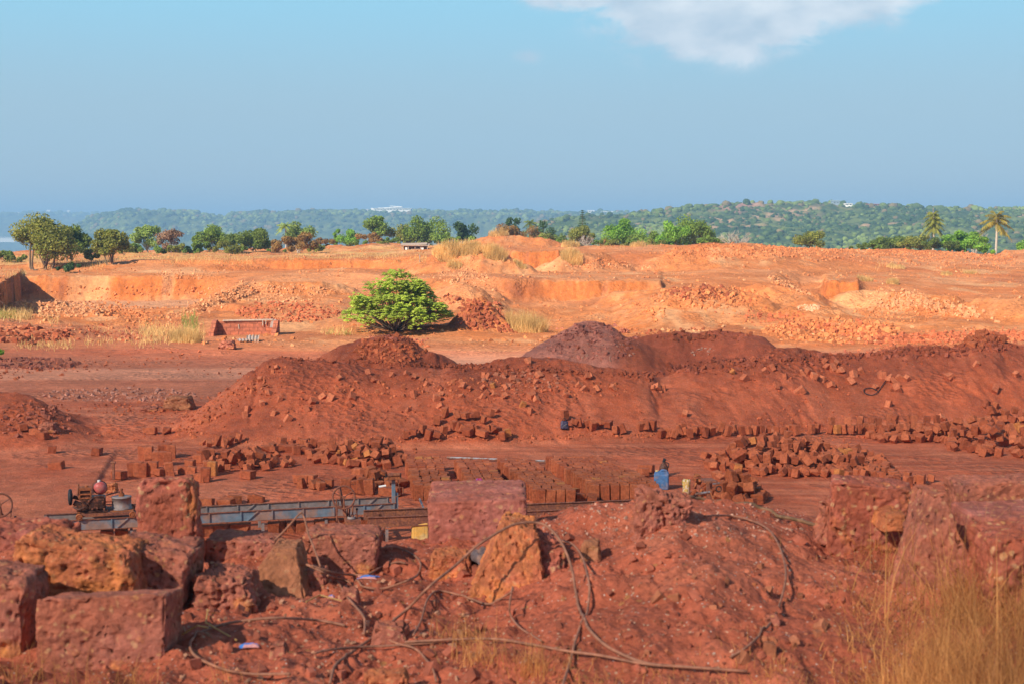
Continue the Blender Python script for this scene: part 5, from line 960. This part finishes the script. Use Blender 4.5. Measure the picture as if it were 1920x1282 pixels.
tuft('small yellow green tuft on the slope below the big golden tufts', 852, 500, 30, .6, 500); tuft('round golden tuft standing alone on the rubble right of the sawn rear wall', 1072, 486, 42, .95, 1300); tuft('golden tuft on the skyline just behind the round golden tuft', 1070, 464, 36, .9, 900, D=150); tuft('sunlit dry tuft at the foot of the ragged crag', 988, 622, 80, 1.3, 1500, dm=66)
tuft('golden tuft on the skyline below the bright green trees right of centre', 1196, 464, 30, .75, 600, D=148); tuft('brown tuft on the rubble above the little sawn wall at the right', 1674, 533, 24, .6, 500); tuft('pale tuft on the upper right rubble below the bright bush', 1680, 503, 36, .5, 400); tuft('tall dry tuft beside the left end of the brick ruin', 348, 640, 60, .9, 900, 'drygrass'); tuft('dry grass crest on the far hump behind the tufts', 935, 446, 40, 1.0, 500, D=165)
tuft('dark bristly tuft on the flat ground at the upper right', 1775, 516, 22, .45, 250); tuft('second bristly tuft at the upper right, nearer the right edge', 1820, 514, 26, .45, 250); tuft('pale dry tuft in the gully left of the brown tuft', 1622, 528, 30, .5, 350); tuft('dry straw tuft lying against the rubble under the rear sawn wall', 975, 500, 26, .5, 350)

# ------------------------------------------------------------------ trees and bushes
def leafcloud(cen, rad, n, size, up=.4, flat_=.75):
    """leaf faces spread through and over a set of clumps"""
    k = rng.integers(0, len(cen), n); d = rng.normal(size=(n, 3)); d /= np.linalg.norm(d, axis=1)[:, None]; q = rng.random(n) ** .38
    p = cen[k] + d * (rad[k] * q)[:, None] * np.array([1, 1, flat_]); nrm = d * .6 + rng.normal(size=(n, 3)) * .55 + np.array([0, 0, up]); nrm /= np.linalg.norm(nrm, axis=1)[:, None]
    t1 = np.cross(nrm, rng.normal(size=(n, 3))); t1 /= np.maximum(np.linalg.norm(t1, axis=1), 1e-6)[:, None]; t2 = np.cross(nrm, t1); s = (size * rng.uniform(.6, 1.3, n))[:, None]
    V = np.stack([p - t1*s*.5, p + t2*s*.34, p + t1*s*.6, p - t2*s*.34], 1).reshape(-1, 3); return V, np.arange(n * 4).reshape(n, 4)
def tree(kind, label, px, D, top, wpx, leaf, n=2600, ls=.17, trunk=.28, clumps=16, open_=.0, bark='bark', cat='tree', seed=0, base=None, squash=.75, stems=1, thick=.03, group=None):
    global rng; rs = np.random.default_rng(seed * 13 + int(px)); u, s = ray(px, top); x = u * D; zt = CAMZ + s * D; zb = H(x, D) if base is None else base; h = max(zt - zb, .4); W = wpx / F * D
    r = empty(kind, (x, D, zb), 0, label=label, cat=cat, group=group); trunk *= .45; W *= 1.38; cz0 = h * trunk; ch = h - cz0; cen = []; k = 0
    while len(cen) < clumps:
        d = rs.normal(size=3); d /= np.linalg.norm(d); q = rs.random() ** (.45); c = d * q * np.array([.5 * W * .78, .5 * W * .78, ch * .40]); c[2] += cz0 + ch * .52
        if d[2] < -.6 and rs.random() < .2: continue
        cen.append(c)
    cen = np.array(cen); rad = rs.uniform(.14, .26, clumps) * min(W, ch * 1.6) * (1 - open_ * .35); V, q = leafcloud(cen, rad, int(n * 1.8), ls * 1.05, flat_=squash); zm = np.percentile(V[:, 2], 99.7); V[:, 2] = np.where(V[:, 2] > h * .5, h * .5 + (V[:, 2] - h * .5) * (h * .5 / max(zm - h * .5, .01)), V[:, 2]); V[:, 2] = np.maximum(V[:, 2], -.05)
    npobj('crown', V, q, M['leaf_' + leaf], r, smooth=False)
    m = MB(); th = thick * h
    for s_ in range(stems):
        b0 = Vector((rs.uniform(-.1, .1) * W * (stems > 1), 0, -.15)); m.tube(crom([b0, (b0.x * 1.6 + rs.uniform(-.05, .05) * W, 0, cz0 * .6), (b0.x * 2.2 + rs.uniform(-.1, .1) * W, 0, cz0 + ch * .45)], 4), th, 7, th * .4)
    for c in cen[:: 1 if open_ else 2]:
        f0 = rs.uniform(.15, .6) ; a0 = Vector((0, 0, cz0 * f0 + ch * .1 * f0)); m.tube(crom([a0, a0.lerp(Vector(c), .5) + Vector((0, 0, .05 * h)), Vector(c)], 4), th * .42, 5, th * .1)
    m.build('trunk', M[bark], r, True); return r
T = tree
T('broad_tree', 'big broad olive green tree at the far left, sunlit on its left side', 80, 124, 404, 94, 'olive', 8500, .20, .2, 26, seed=1, stems=4); T('broad_tree', 'darker tree growing into the right side of the big far left tree', 134, 131, 424, 48, 'deep', 3200, .2, .2, 14, seed=2, stems=2)
T('round_tree', 'dense yellowish olive tree standing alone right of the big far left tree', 208, 124, 431, 50, 'olive', 5200, .18, .18, 18, seed=3, stems=2); T('bush', 'low olive bush at the left foot of the dense yellowish tree', 172, 126, 468, 22, 'olive', 1200, .16, .1, 8, seed=4, cat='bush')
T('slender_tree', 'airy light green tree left of the reddish tree', 276, 160, 423, 50, 'light', 2000, .2, .3, 14, .6, seed=5, bark='palebark'); T('sparse_tree', 'half bare reddish tree', 322, 155, 430, 48, 'red', 1100, .2, .25, 14, .8, seed=6, bark='palebark')
T('tall_tree', 'dark green tree with a paler top, left of the round dark tree', 396, 165, 423, 58, 'green', 2800, .22, .2, 15, seed=7); T('bush', 'green bush at the foot of the dark green tree with a paler top', 372, 158, 452, 50, 'green', 1500, .2, .1, 8, seed=8, cat='bush')
T('round_tree', 'round dark green tree between the paler topped tree and the brownish tree', 474, 158, 430, 84, 'deep', 4600, .21, .12, 18, seed=9); T('bush', 'brownish bush at the right foot of the round dark tree', 512, 152, 450, 40, 'brown', 1100, .2, .1, 8, seed=10, cat='bush')
T('light_tree', 'light green tree rising behind the brownish tree', 560, 190, 417, 58, 'light', 2300, .24, .3, 13, .3, seed=11); T('small_tree', 'brownish green small tree with a pale trunk on the grassy bench', 560, 148, 436, 62, 'brown', 2600, .18, .3, 14, .3, seed=12, bark='palebark')
T('cypress', 'narrow bright green pointed tree', 628, 185, 430, 17, 'bright', 900, .2, .05, 8, seed=13); T('bush', 'bright green bush right of the narrow pointed tree', 654, 183, 431, 36, 'bright', 1700, .2, .05, 9, seed=14, cat='bush')
T('tall_tree', 'tall green tree left of the wide tree group near the hut', 707, 188, 406, 36, 'green', 2000, .24, .35, 11, seed=15); T('bush', 'mixed low bush below the tall green tree', 694, 178, 436, 50, 'brown', 1200, .2, .1, 9, .3, seed=16, cat='bush', bark='palebark')
T('broad_tree', 'dull olive tree in the wide group behind the hut', 756, 190, 422, 62, 'olive', 2600, .22, .15, 13, seed=17); T('broad_tree', 'fresh green tree, tallest of the wide group behind the hut', 798, 188, 406, 62, 'green', 3600, .23, .15, 16, seed=18); T('bush', 'low green bush beside the hut under the wide group', 822, 182, 436, 40, 'green', 1100, .2, .1, 7, seed=19, cat='bush')
T('dark_tree', 'small very dark tree standing alone behind the golden tufts', 870, 195, 417, 36, 'dark', 1600, .22, .2, 10, seed=20); T('bush', 'green bush behind the golden tufts left of the hump', 898, 180, 443, 40, 'green', 900, .2, .1, 8, seed=21, cat='bush')
T('small_tree', 'olive brown small tree on the far hump', 950, 168, 421, 56, 'brown', 2200, .18, .15, 14, .2, seed=22); T('dark_tree', 'dark feathery tree top behind the far hump', 962, 205, 408, 26, 'dark', 700, .22, .3, 8, .4, seed=23); T('dark_tree', 'dark tree right of the tiny palm on the skyline', 1022, 200, 415, 34, 'dark', 1100, .22, .2, 9, seed=24)
T('bush', 'low olive bush right of the far hump', 1015, 178, 438, 44, 'olive', 1300, .2, .1, 9, seed=25, cat='bush'); T('bush', 'low dark bush between the far hump and the round pale tree', 1052, 185, 440, 50, 'deep', 1300, .2, .1, 9, seed=26, cat='bush'); T('round_tree', 'round pale olive tree below the thin conifer', 1096, 175, 424, 52, 'olive', 2300, .19, .2, 13, .3, seed=27, bark='palebark')
T('bush', 'bushes of brown leaves left of the bright green tree', 1140, 182, 446, 40, 'brown', 700, .2, .1, 7, seed=28, cat='bush'); T('broad_tree', 'bright green tree right of the round pale tree', 1172, 180, 411, 60, 'bright', 3200, .22, .1, 15, seed=29); T('bush', 'green bush at the right foot of the bright green tree', 1212, 176, 434, 56, 'green', 1700, .2, .1, 10, seed=30, cat='bush')
T('bush', 'long bright bush between the two bright green trees', 1256, 170, 436, 60, 'bright', 2200, .2, .08, 11, seed=31, cat='bush'); T('broad_tree', 'open green tree with visible limbs right of the long bright bush', 1306, 168, 405, 66, 'green', 2900, .2, .2, 17, .4, seed=32); T('bush', 'leafy bush at the left foot of the open green tree', 1270, 166, 415, 40, 'bright', 1500, .2, .1, 9, seed=33, cat='bush'); T('bush', 'low bush at the right foot of the open green tree', 1336, 160, 442, 50, 'green', 1100, .2, .1, 8, seed=34, cat='bush')
T('round_tree', 'round yellowish olive bush standing alone on the rubble skyline', 1518, 160, 434, 56, 'olive', 3000, .18, .1, 14, seed=35); T('bush', 'wide low dark green bush left of the bushy palm', 1668, 172, 444, 88, 'deep', 3400, .2, .05, 18, seed=36, cat='bush'); T('bush', 'dark bush at the foot of the bushy palm', 1724, 166, 440, 60, 'olive', 1800, .2, .08, 12, seed=37, cat='bush')
T('bush', 'bright green leafy bush right of the bushy palm', 1800, 163, 434, 92, 'bright', 4200, .22, .05, 20, seed=38, cat='bush'); T('bush', 'dark bush in front of the bright leafy bush', 1762, 160, 446, 60, 'deep', 1900, .18, .05, 12, seed=39, cat='bush'); T('bush', 'small bush cut by the right edge of the picture', 1918, 165, 450, 34, 'bright', 800, .2, .05, 7, seed=40, cat='bush')
T('bush', 'dark dry shrub in the hollow below the big far left tree', 130, 117, 492, 46, 'dark', 900, .13, .05, 9, seed=41, cat='bush'); T('bush', 'tiny green bush cut by the left edge beside the road', -6, 60, 655, 26, 'bright', 300, .08, .05, 6, seed=42, cat='bush', base=0)
for i, (px, D, top, w, lf, lb) in enumerate(((232, 150, 455, 34, 'olive', 'low olive bush right of the dense yellowish tree'), (255, 158, 456, 40, 'green', 'low green bush under the airy light green tree'), (330, 152, 457, 46, 'olive', 'low olive bush under the half bare reddish tree'), (350, 156, 462, 40, 'green', 'low green bush right of the half bare reddish tree'), (430, 155, 452, 44, 'olive', 'low olive bush left of the round dark tree'), (8, 140, 470, 36, 'deep', 'dark bush cut by the left edge at tree line'), (30, 135, 478, 40, 'olive', 'olive bush left of the big far left tree'), (612, 180, 446, 40, 'brown', 'brown bush left of the narrow pointed tree'), (735, 180, 445, 50, 'green', 'low green bush in front of the dull olive tree'), (770, 178, 452, 60, 'olive', 'low olive bush right behind the hut'),
        (1000, 182, 424, 30, 'brown', 'brown bush top on the far hump'), (1075, 176, 448, 40, 'olive', 'low bush left of the round pale tree'), (1125, 174, 450, 40, 'green', 'low green bush right of the round pale tree'), (1230, 168, 448, 44, 'olive', 'low olive bush below the long bright bush'), (915, 176, 446, 36, 'olive', 'low olive bush behind the middle golden tuft'), (1640, 168, 452, 40, 'green', 'low green bush left of the wide low dark bush'))):
    T('bush', lb, px, D, top, w, lf, 900, .18, .05, 8, seed=60 + i, cat='bush')
HB = [(170, 464, 'olive'), (300, 462, 'green'), (318, 466, 'olive'), (365, 466, 'green'), (412, 462, 'olive'), (455, 462, 'green'), (520, 466, 'green'), (590, 458, 'olive'), (672, 450, 'green'), (720, 452, 'olive'), (845, 444, 'green'), (1035, 446, 'green'), (1055, 450, 'olive'), (1155, 450, 'olive'), (1195, 446, 'green'), (1285, 446, 'green'), (1320, 448, 'deep'), (1352, 448, 'green'), (1610, 458, 'deep'), (1700, 450, 'olive'), (1845, 456, 'bright')]
for i, (px, top, lf) in enumerate(HB):
    T('bush', 'low scrubby bush in the broken hedge along the tree line', px, 172 if 600 < px < 1400 else 156, top, 40, lf, 800, .18, .05, 9, seed=120 + i, cat='bush', group='low hedge bushes along the tree line')
def conifer(px, D, top, wpx):
    u, s = ray(px, top); x = u*D; zb = H(x, D); h = CAMZ + s*D - zb; W = wpx / F * D; r = empty('conifer', (x, D, zb), label='thin dark conifer with tiers of short branches, sticking up above the round pale tree', cat='tree'); c, rd = [], []
    for i in range(13):
        z = h * (.35 + .63 * i / 12); R_ = W * .5 * (1 - i / 13.5)
        for k in range(6): a = k * 1.05 + i * .5; c.append((R_ * .7 * math.cos(a), R_ * .7 * math.sin(a), z)); rd.append(R_ * .42 + .04)
    V, q = leafcloud(np.array(c), np.array(rd), 1500, .14, flat_=.35); npobj('crown', V, q, M['leaf_dark'], r, smooth=False); MB().tube([(0, 0, 0), (0, 0, h * .98)], .09, 7, .03).build('trunk', M['bark'], r)
conifer(1092, 200, 394, 26)
def palm(label, px, D, top, nf, fl, th, leaf='palm', droop=1.0, seed=0, tall=0):
    rs = np.random.default_rng(seed + 300); u, s = ray(px, top); x = u*D; zb = H(x, D); h = CAMZ + s*D - zb; r = empty('palm_tree', (x, D, zb), label=label, cat='palm tree'); hc = h - fl * .45
    MB().tube(crom([(0, 0, -.2), (.06, 0, hc * .5), (0, 0, hc)], 5), th, 9, th * .7).build('trunk', M['palebark'], r, True); V, Q = [], []; off = 0
    for i in range(nf):
        a = i * 2.399 + rs.uniform(-.2, .2); el = 1.25 - 1.75 * (i / nf) + rs.uniform(-.1, .1); L = fl * rs.uniform(.85, 1.1); zz = hc - (i / nf) * fl * tall; pts = []
        for k in range(13): t_ = k / 12; rr = L * (t_ * math.cos(el) + .12 * t_ * t_); pts.append(np.array([rr * math.cos(a), rr * math.sin(a), zz + L * (t_ * math.sin(el) - droop * .62 * t_ * t_)]))
        sd = np.array([-math.sin(a), math.cos(a), 0])
        for k in range(1, 13):
            for sg in (-1, 1):
                for e_ in (0, .5):
                    p = pts[k-1] * (1 - e_) + pts[k] * e_; ll = L * .30 * math.sin(math.pi * (k + .6) / 14) + .05; tip = p + sd * sg * ll * .75 + np.array([0, 0, -ll * rs.uniform(.35, .9)]) + (pts[k] - pts[k-1]) * .8; wv = (pts[k] - pts[k-1]) * .32
                    V += [p - wv, p + wv, tip + wv * .2, tip - wv * .2]; Q.append([off, off+1, off+2, off+3]); off += 4
    npobj('crown', V, Q, M['leaf_' + leaf], r, smooth=False)
palm('palm with a pale straight trunk near the right edge', 1869, 158, 392, 19, 1.75, .14, 'palm', 1.0, 1, .5); palm('shaggy palm with fronds down its stem, right of the wide low bush', 1751, 164, 393, 36, 1.3, .13, 'olive', 1.2, 2, 1.15); palm('tiny palm on the skyline right of the far hump', 994, 205, 411, 12, 1.2, .09, 'deep', 1.0, 3); palm('small fan palm left of the light green tree', 535, 188, 416, 14, 1.35, .11, 'light', .9, 4)
rod('thin grey pole sticking up behind the shaggy palm', P(1750, 390, 175), P(1750, 440, 175), .05, 'steel', 'pole', 'pole')
def bare(px, D, top, wpx, label, n=11, py=None):
    u, s = ray(px, top); x = u*D; zb = H(x, D); h = CAMZ + s*D - zb; W = wpx / F * D; rs = random.Random(int(px)); m = MB()
    def br(p, d, L, t_, dep):
        q = p + d * L; m.tube([p, p.lerp(q, .5) + Vector((rs.gauss(0, .03), 0, rs.gauss(0, .03))) * L, q], t_, 5, t_ * .6)
        if dep:
            for _ in range(3): br(p.lerp(q, rs.uniform(.45, 1)), (d + Vector((rs.gauss(0, .5), rs.gauss(0, .5), rs.gauss(.1, .3)))).normalized(), L * .62, t_ * .6, dep - 1)
    for i in range(n): a = 6.283 * i / n; sp = W / h * .42; br(Vector((0, 0, 0)), Vector((math.cos(a) * sp, math.sin(a) * sp, rs.uniform(.4, 1))).normalized(), h * .5, .045, 3)
    o = m.build('bare_shrub', M['palebark']); o.location = (x, D, zb); tag(o, label, 'shrub')
bare(1378, 162, 424, 84, 'leafless pale shrub right of the open green tree'); bare(1830, 178, 432, 40, 'leafless grey twigs behind the bright leafy bush', 7); bare(1100, 172, 436, 40, 'pale bare twigs in front of the round pale tree', 7)
# the wide green shrub in the middle
def shrub():
    c0 = hit(742, 627, 66); D = 75.0; u, s = ray(742, 625); x = u * D; zb = H(x, D); r = empty('wide_shrub', (x, D, zb), label='wide bright green shrub with layered foliage standing alone in the middle of the quarry', cat='shrub'); k = F / D; W = 212 / k; h = CAMZ + ray(742, 503)[1] * D - zb; rs = np.random.default_rng(77)
    pads = []
    for i in range(112):
        a = rs.uniform(0, 6.283); q = math.sqrt(rs.random()); X_ = q * math.cos(a); Y_ = q * math.sin(a); top_ = h * (1 - .70 * q ** 2.0); lv = rs.uniform(.16, 1) ** .7; z = .3 + (top_ - .3) * lv; ext = 1 if z < h * .6 else .92
        pads.append((X_ * W * .47 * ext + .08 * W * (z / h - .5) * -.3, Y_ * W * .45 * ext, z - .12, rs.uniform(.2, .42)))
    cc = []
    for X_, Y_, z, R_ in pads:
        for _ in range(int(44 * R_ / .35)): a = rs.uniform(0, 6.283); q = math.sqrt(rs.random()) * R_ * 1.5; cc.append((X_ + q * math.cos(a), Y_ + q * math.sin(a), z + rs.normal() * .10 + .20 * (1 - (q / R_ / 1.5) ** 2)))
    cc = np.array(cc); n = len(cc); L = 7; a = rs.uniform(0, 6.283, (n, 1)) + np.arange(L)[None] * .9; dx = np.stack([np.cos(a), np.sin(a), -.25 - .5 * rs.random((n, L))], -1); dx /= np.linalg.norm(dx, axis=-1, keepdims=True); sd = np.stack([-np.sin(a), np.cos(a), 0*a], -1); ll = rs.uniform(.11, .21, (n, L, 1)); c = cc[:, None]
    V = np.stack([c + 0*dx, c + dx*ll*.55 + sd*ll*.27, c + dx*ll, c + dx*ll*.55 - sd*ll*.27], 2).reshape(-1, 3); npobj('foliage', V, np.arange(len(V)).reshape(-1, 4), M['leaf_shrub'], r, smooth=False)
    m = MB()
    for X_, Y_, z, R_ in pads:
        b0 = Vector((X_ * .08, Y_ * .08, -.05)); e_ = Vector((X_, Y_, z)); md = Vector((X_ * .55, Y_ * .55, z * .38)); m.tube(crom([b0, md, e_], 6), .035, 5, .01)
        for _ in range(3): q = md.lerp(e_, rs.uniform(.2, .9)); m.tube([q, q + Vector((rs.normal() * .25, rs.normal() * .25, abs(rs.normal()) * .25 + .08))], .01, 4, .005)
    m.build('stems', M['bark'], r, True)
shrub()

# ------------------------------------------------------------------ hut, ruin, sheets
p = P(779, 473, 146); z = H(p.x, p.y); z = CAMZ + ray(779, 471)[1] * 146; r = empty('hut', (p.x, p.y, z), 0, label='low open hut with a sagging thatch and sheet roof on the skyline', cat='hut')
w = 50 / F * 146; m = MB(); m.box((0, .4, .22), (w * .9, .06, .55)); m.box((-w*.42, .1, .22), (.06, .8, .55)); m.build('wall', M['hutwall'], r)
m = MB(); m.box((0, 0, .66), (w * 1.06, 1.5, .07), (.12, .02, 0)); m.box((.1, -.1, .72), (w * .8, 1.2, .05), (.14, -.03, 0)); m.build('roof', M['timber'], r)
for x in (-.48, -.25, 0, .2, .46): MB().box((x * w, -.55, .25), (.07, .07, .75)).build('post', M['timber'], r)
MB().box((w*.26, -.5, .2), (.28, .04, .42)).box((-w*.33, -.5, .24), (.2, .04, .34)).build('pale_sheet', M['paint'], r); MB().box((.02, -.3, .1), (.9, .5, .22), bev=.05).build('bench', M['hutwall'], r)
def brickmat():
    m, nt, b = nodes('laterite masonry'); t = NT(nt); v = t.tc(); br = t.N('ShaderNodeTexBrick'); mp = t.N('ShaderNodeMapping'); mp.inputs['Rotation'].default_value = (R(90), 0, 0); t.L(v, mp.inputs[0]); t.L(mp.outputs[0], br.inputs['Vector'])
    br.inputs['Color1'].default_value = (.44, .13, .065, 1); br.inputs['Color2'].default_value = (.38, .12, .07, 1); br.inputs['Mortar'].default_value = (.22, .07, .04, 1); br.inputs['Scale'].default_value = 1; br.inputs['Brick Width'].default_value = .4; br.inputs['Row Height'].default_value = .2; br.inputs['Mortar Size'].default_value = .018
    t.L(t.gain(br.outputs['Color'], t.mr(t.noise(v, 6, 6), .3, .7, .75, 1.2)), b.inputs['Base Color']); return m
M['masonry'] = brickmat(); D = 78; p = hit(456, 629, 60); D = p.y; z = p.z - .05; w = 108 / F * D; hgt = .8; r = empty('brick_ruin', (p.x, p.y, z), 0, label='roofless laterite brick shelter with a pole across its top, left of the wide shrub', cat='ruin')
m = MB(); m.box((0, .9, hgt/2 - .1), (w, .22, hgt)); m.build('wall', M['masonry'], r)
for sx in (-1, 1):
    m = MB(); b = m.b; x0 = sx * (w/2 + .12); pr = [(-.35, -.2), (1.0, -.2), (1.0, hgt * .98), (.55, hgt * .95), (.2, hgt * .55), (-.2, hgt * .3)]
    a_ = [b.verts.new((x0 - .12, y, zz)) for y, zz in pr]; c_ = [b.verts.new((x0 + .12, y, zz)) for y, zz in pr]; b.faces.new(a_); b.faces.new(c_[::-1])
    for i in range(6): b.faces.new((a_[i], c_[i], c_[(i+1) % 6], a_[(i+1) % 6]))
    m.build('wall', M['masonry'], r)
MB().cyl((-w*.40, .72, hgt * .93), (w*.48, .72, hgt * 1.0), .045).build('pole', M['timber'], r); MB().bar((w*.3, .7, hgt*.98), (w*.3, .7, hgt*.62), .05).bar((w*.36, .7, hgt), (w*.35, .7, hgt*.7), .04).bar((-w*.13, .76, hgt*.7), (-w*.12, .76, hgt*.4), .04).build('plank', M['timber'], r)
m = MB()
for k in range(5): m.cyl((w*.44 + k*.05, .6, hgt*.5), (w*.46 + k*.05, .75, hgt*1.02), .03, n=8)
m.build('corrugated_strip', M['sheet'], r)
for i, (px, py, rz, lb) in enumerate(((457, 641, .3, 'pale corrugated sheet lying flat below the brick ruin'), (474, 639, .1, 'grey corrugated sheet propped up right of the flat one'))):
    q = hit(px, py, 60); m = MB(); b = m.b; rows = [[b.verts.new((x, y * .5, .03 * math.cos(x * 40) + .1 + y * .22 * (i + .3))) for x in np.linspace(-.3, .3, 25)] for y in (-.5, .5)]
    for k in range(24): b.faces.new((rows[0][k], rows[0][k+1], rows[1][k+1], rows[1][k]))
    o = m.build('corrugated_sheet', M['sheet']); o.modifiers.new('t', 'SOLIDIFY').thickness = .01; o.location = q; o.rotation_euler = (0, 0, rz); tag(o, lb, 'metal sheet')
q = hit(220, 556, 100); rod('two dark poles leaning against the sunlit cut wall', P(219, 558, 112.3), P(217, 539, 112.6), .05, 'rustdark', 'pole', 'pole'); rod('dark slanting pole beside the leaning poles on the cut wall', P(225, 557, 112.2), P(218, 540, 112.5), .05, 'black', 'pole', 'pole')
q = hit(787, 492, 100); rod('pale marker post on the slope below the hut', q + Vector((0, 0, -.1)), q + Vector((0, 0, .6)), .04, 'sheet', 'marker_post', 'post')

# ------------------------------------------------------------------ far buildings
def house(label, px, py, D, wpx, hpx, roof='paint', kind='house', cat='house', dep=10, wall='paint', flat_=False):
    q = P(px, py, D); k = F / D; w, h = wpx / k, hpx / k; r = empty(kind, (q.x, q.y, q.z), 0, label=label, cat=cat)
    MB().box((0, 0, h * .5 - 4), (w, dep, h + 8)).build('wall', M[wall], r); m = MB()
    if flat_: m.box((0, 0, h + .3), (w * 1.1, dep * 1.1, .6))
    else:
        b = m.b; v = [b.verts.new(c) for c in ((-w*.55, -dep*.6, h), (w*.55, -dep*.6, h), (w*.55, dep*.6, h), (-w*.55, dep*.6, h), (-w*.5, 0, h*1.4), (w*.5, 0, h*1.4))]
        for f in ((0, 1, 5, 4), (2, 3, 4, 5), (0, 4, 3), (1, 2, 5), (0, 3, 2, 1)): b.faces.new([v[i] for i in f])
    m.build('roof', M[roof], r); m = MB(); n = max(2, int(w / 5))
    for i in range(n): m.box((-w*.45 + w*.9*(i+.5)/n, -dep*.5 - .05, h*.5), (w*.9/n*.5, .12, h*.3))
    m.build('window_band', M['darkglass'], r); return r
for px, py, w, h, lb in ((8,405,10,4,'white house at the far left end of the distant ridge'),(24,406,9,5,'white house second from the left on the distant ridge'),(34,404,6,4,'small white house on the distant ridge above the big tree'),(52,410,7,3,'low white house between the big tree and the left houses'),(92,404,6,7,'tall white house peeping over the big tree'),(103,405,14,3,'long white house right of the tall one'),(122,414,9,4,'white house on the distant slope right of the big tree'),(129,405,4,7,'narrow white tower on the distant ridge'),(148,410,6,4,'white house right of the narrow tower'),(158,409,7,3,'rightmost white house on the distant ridge'),(120,424,8,4,'white house low on the distant slope'),(6,437,7,4,'white house low at the far left by the valley')):
    house(lb, px, py, 4080 if py > 412 else 4150, w, h)
house('long white flat building on the valley floor at the far left', 14, 448, 3300, 34, 2.5, flat_=True, kind='hall', cat='building', dep=20)
r = house('long white hall with stepped roofs on the far ridge, left of centre', 738, 395, 2150, 66, 3, flat_=True, kind='hall', cat='building', dep=30); k = F / 2150
m = MB(); m.box((-4, 0, 4.0), (36, 24, 1.0), (0, -.05, 0)); m.box((4, 0, 5.8), (18, 20, .9), (0, .06, 0)); m.box((-30, 0, 1.5), (8, 10, 3), (0, .3, 0)); m.build('canopy', M['paint'], r)
house('small pale house on the far ridge left of the long hall', 686, 397, 2180, 10, 3); house('pale house on the far ridge right of the thin conifer', 1108, 399, 2150, 12, 3); house('long pale house on the far ridge above the bright green tree', 1140, 401, 2150, 26, 3); house('pale house on the right end of the long pale house', 1160, 401, 2140, 8, 4, roof='roofred')
house('blue grey flat roofed house on top of the right hill', 1566, 383, 895, 13, 5, flat_=True, wall='bluegrey', roof='bluegrey', dep=5); house('low white house right of the blue grey one on the right hill', 1590, 386, 895, 14, 3, dep=5); house('long low brown roofed house on the right hill crest', 1635, 387, 895, 24, 3, roof='roofred', wall='hutwall', dep=5)


# ------------------------------------------------------------------ haze
def haze():
    m = bpy.data.materials.new('haze'); m.use_nodes = True; nt = m.node_tree; nt.nodes.clear(); o = nt.nodes.new('ShaderNodeOutputMaterial'); v = nt.nodes.new('ShaderNodeVolumePrincipled')
    v.inputs['Density'].default_value = 0.00046; v.inputs['Color'].default_value = (.36, .63, .95, 1); nt.links.new(v.outputs[0], o.inputs['Volume'])
    b = MB(); b.box((0, 17000, 20), (76000, 36000, 136)); h = b.build('haze', m); tag(h, kind='stuff')
haze()
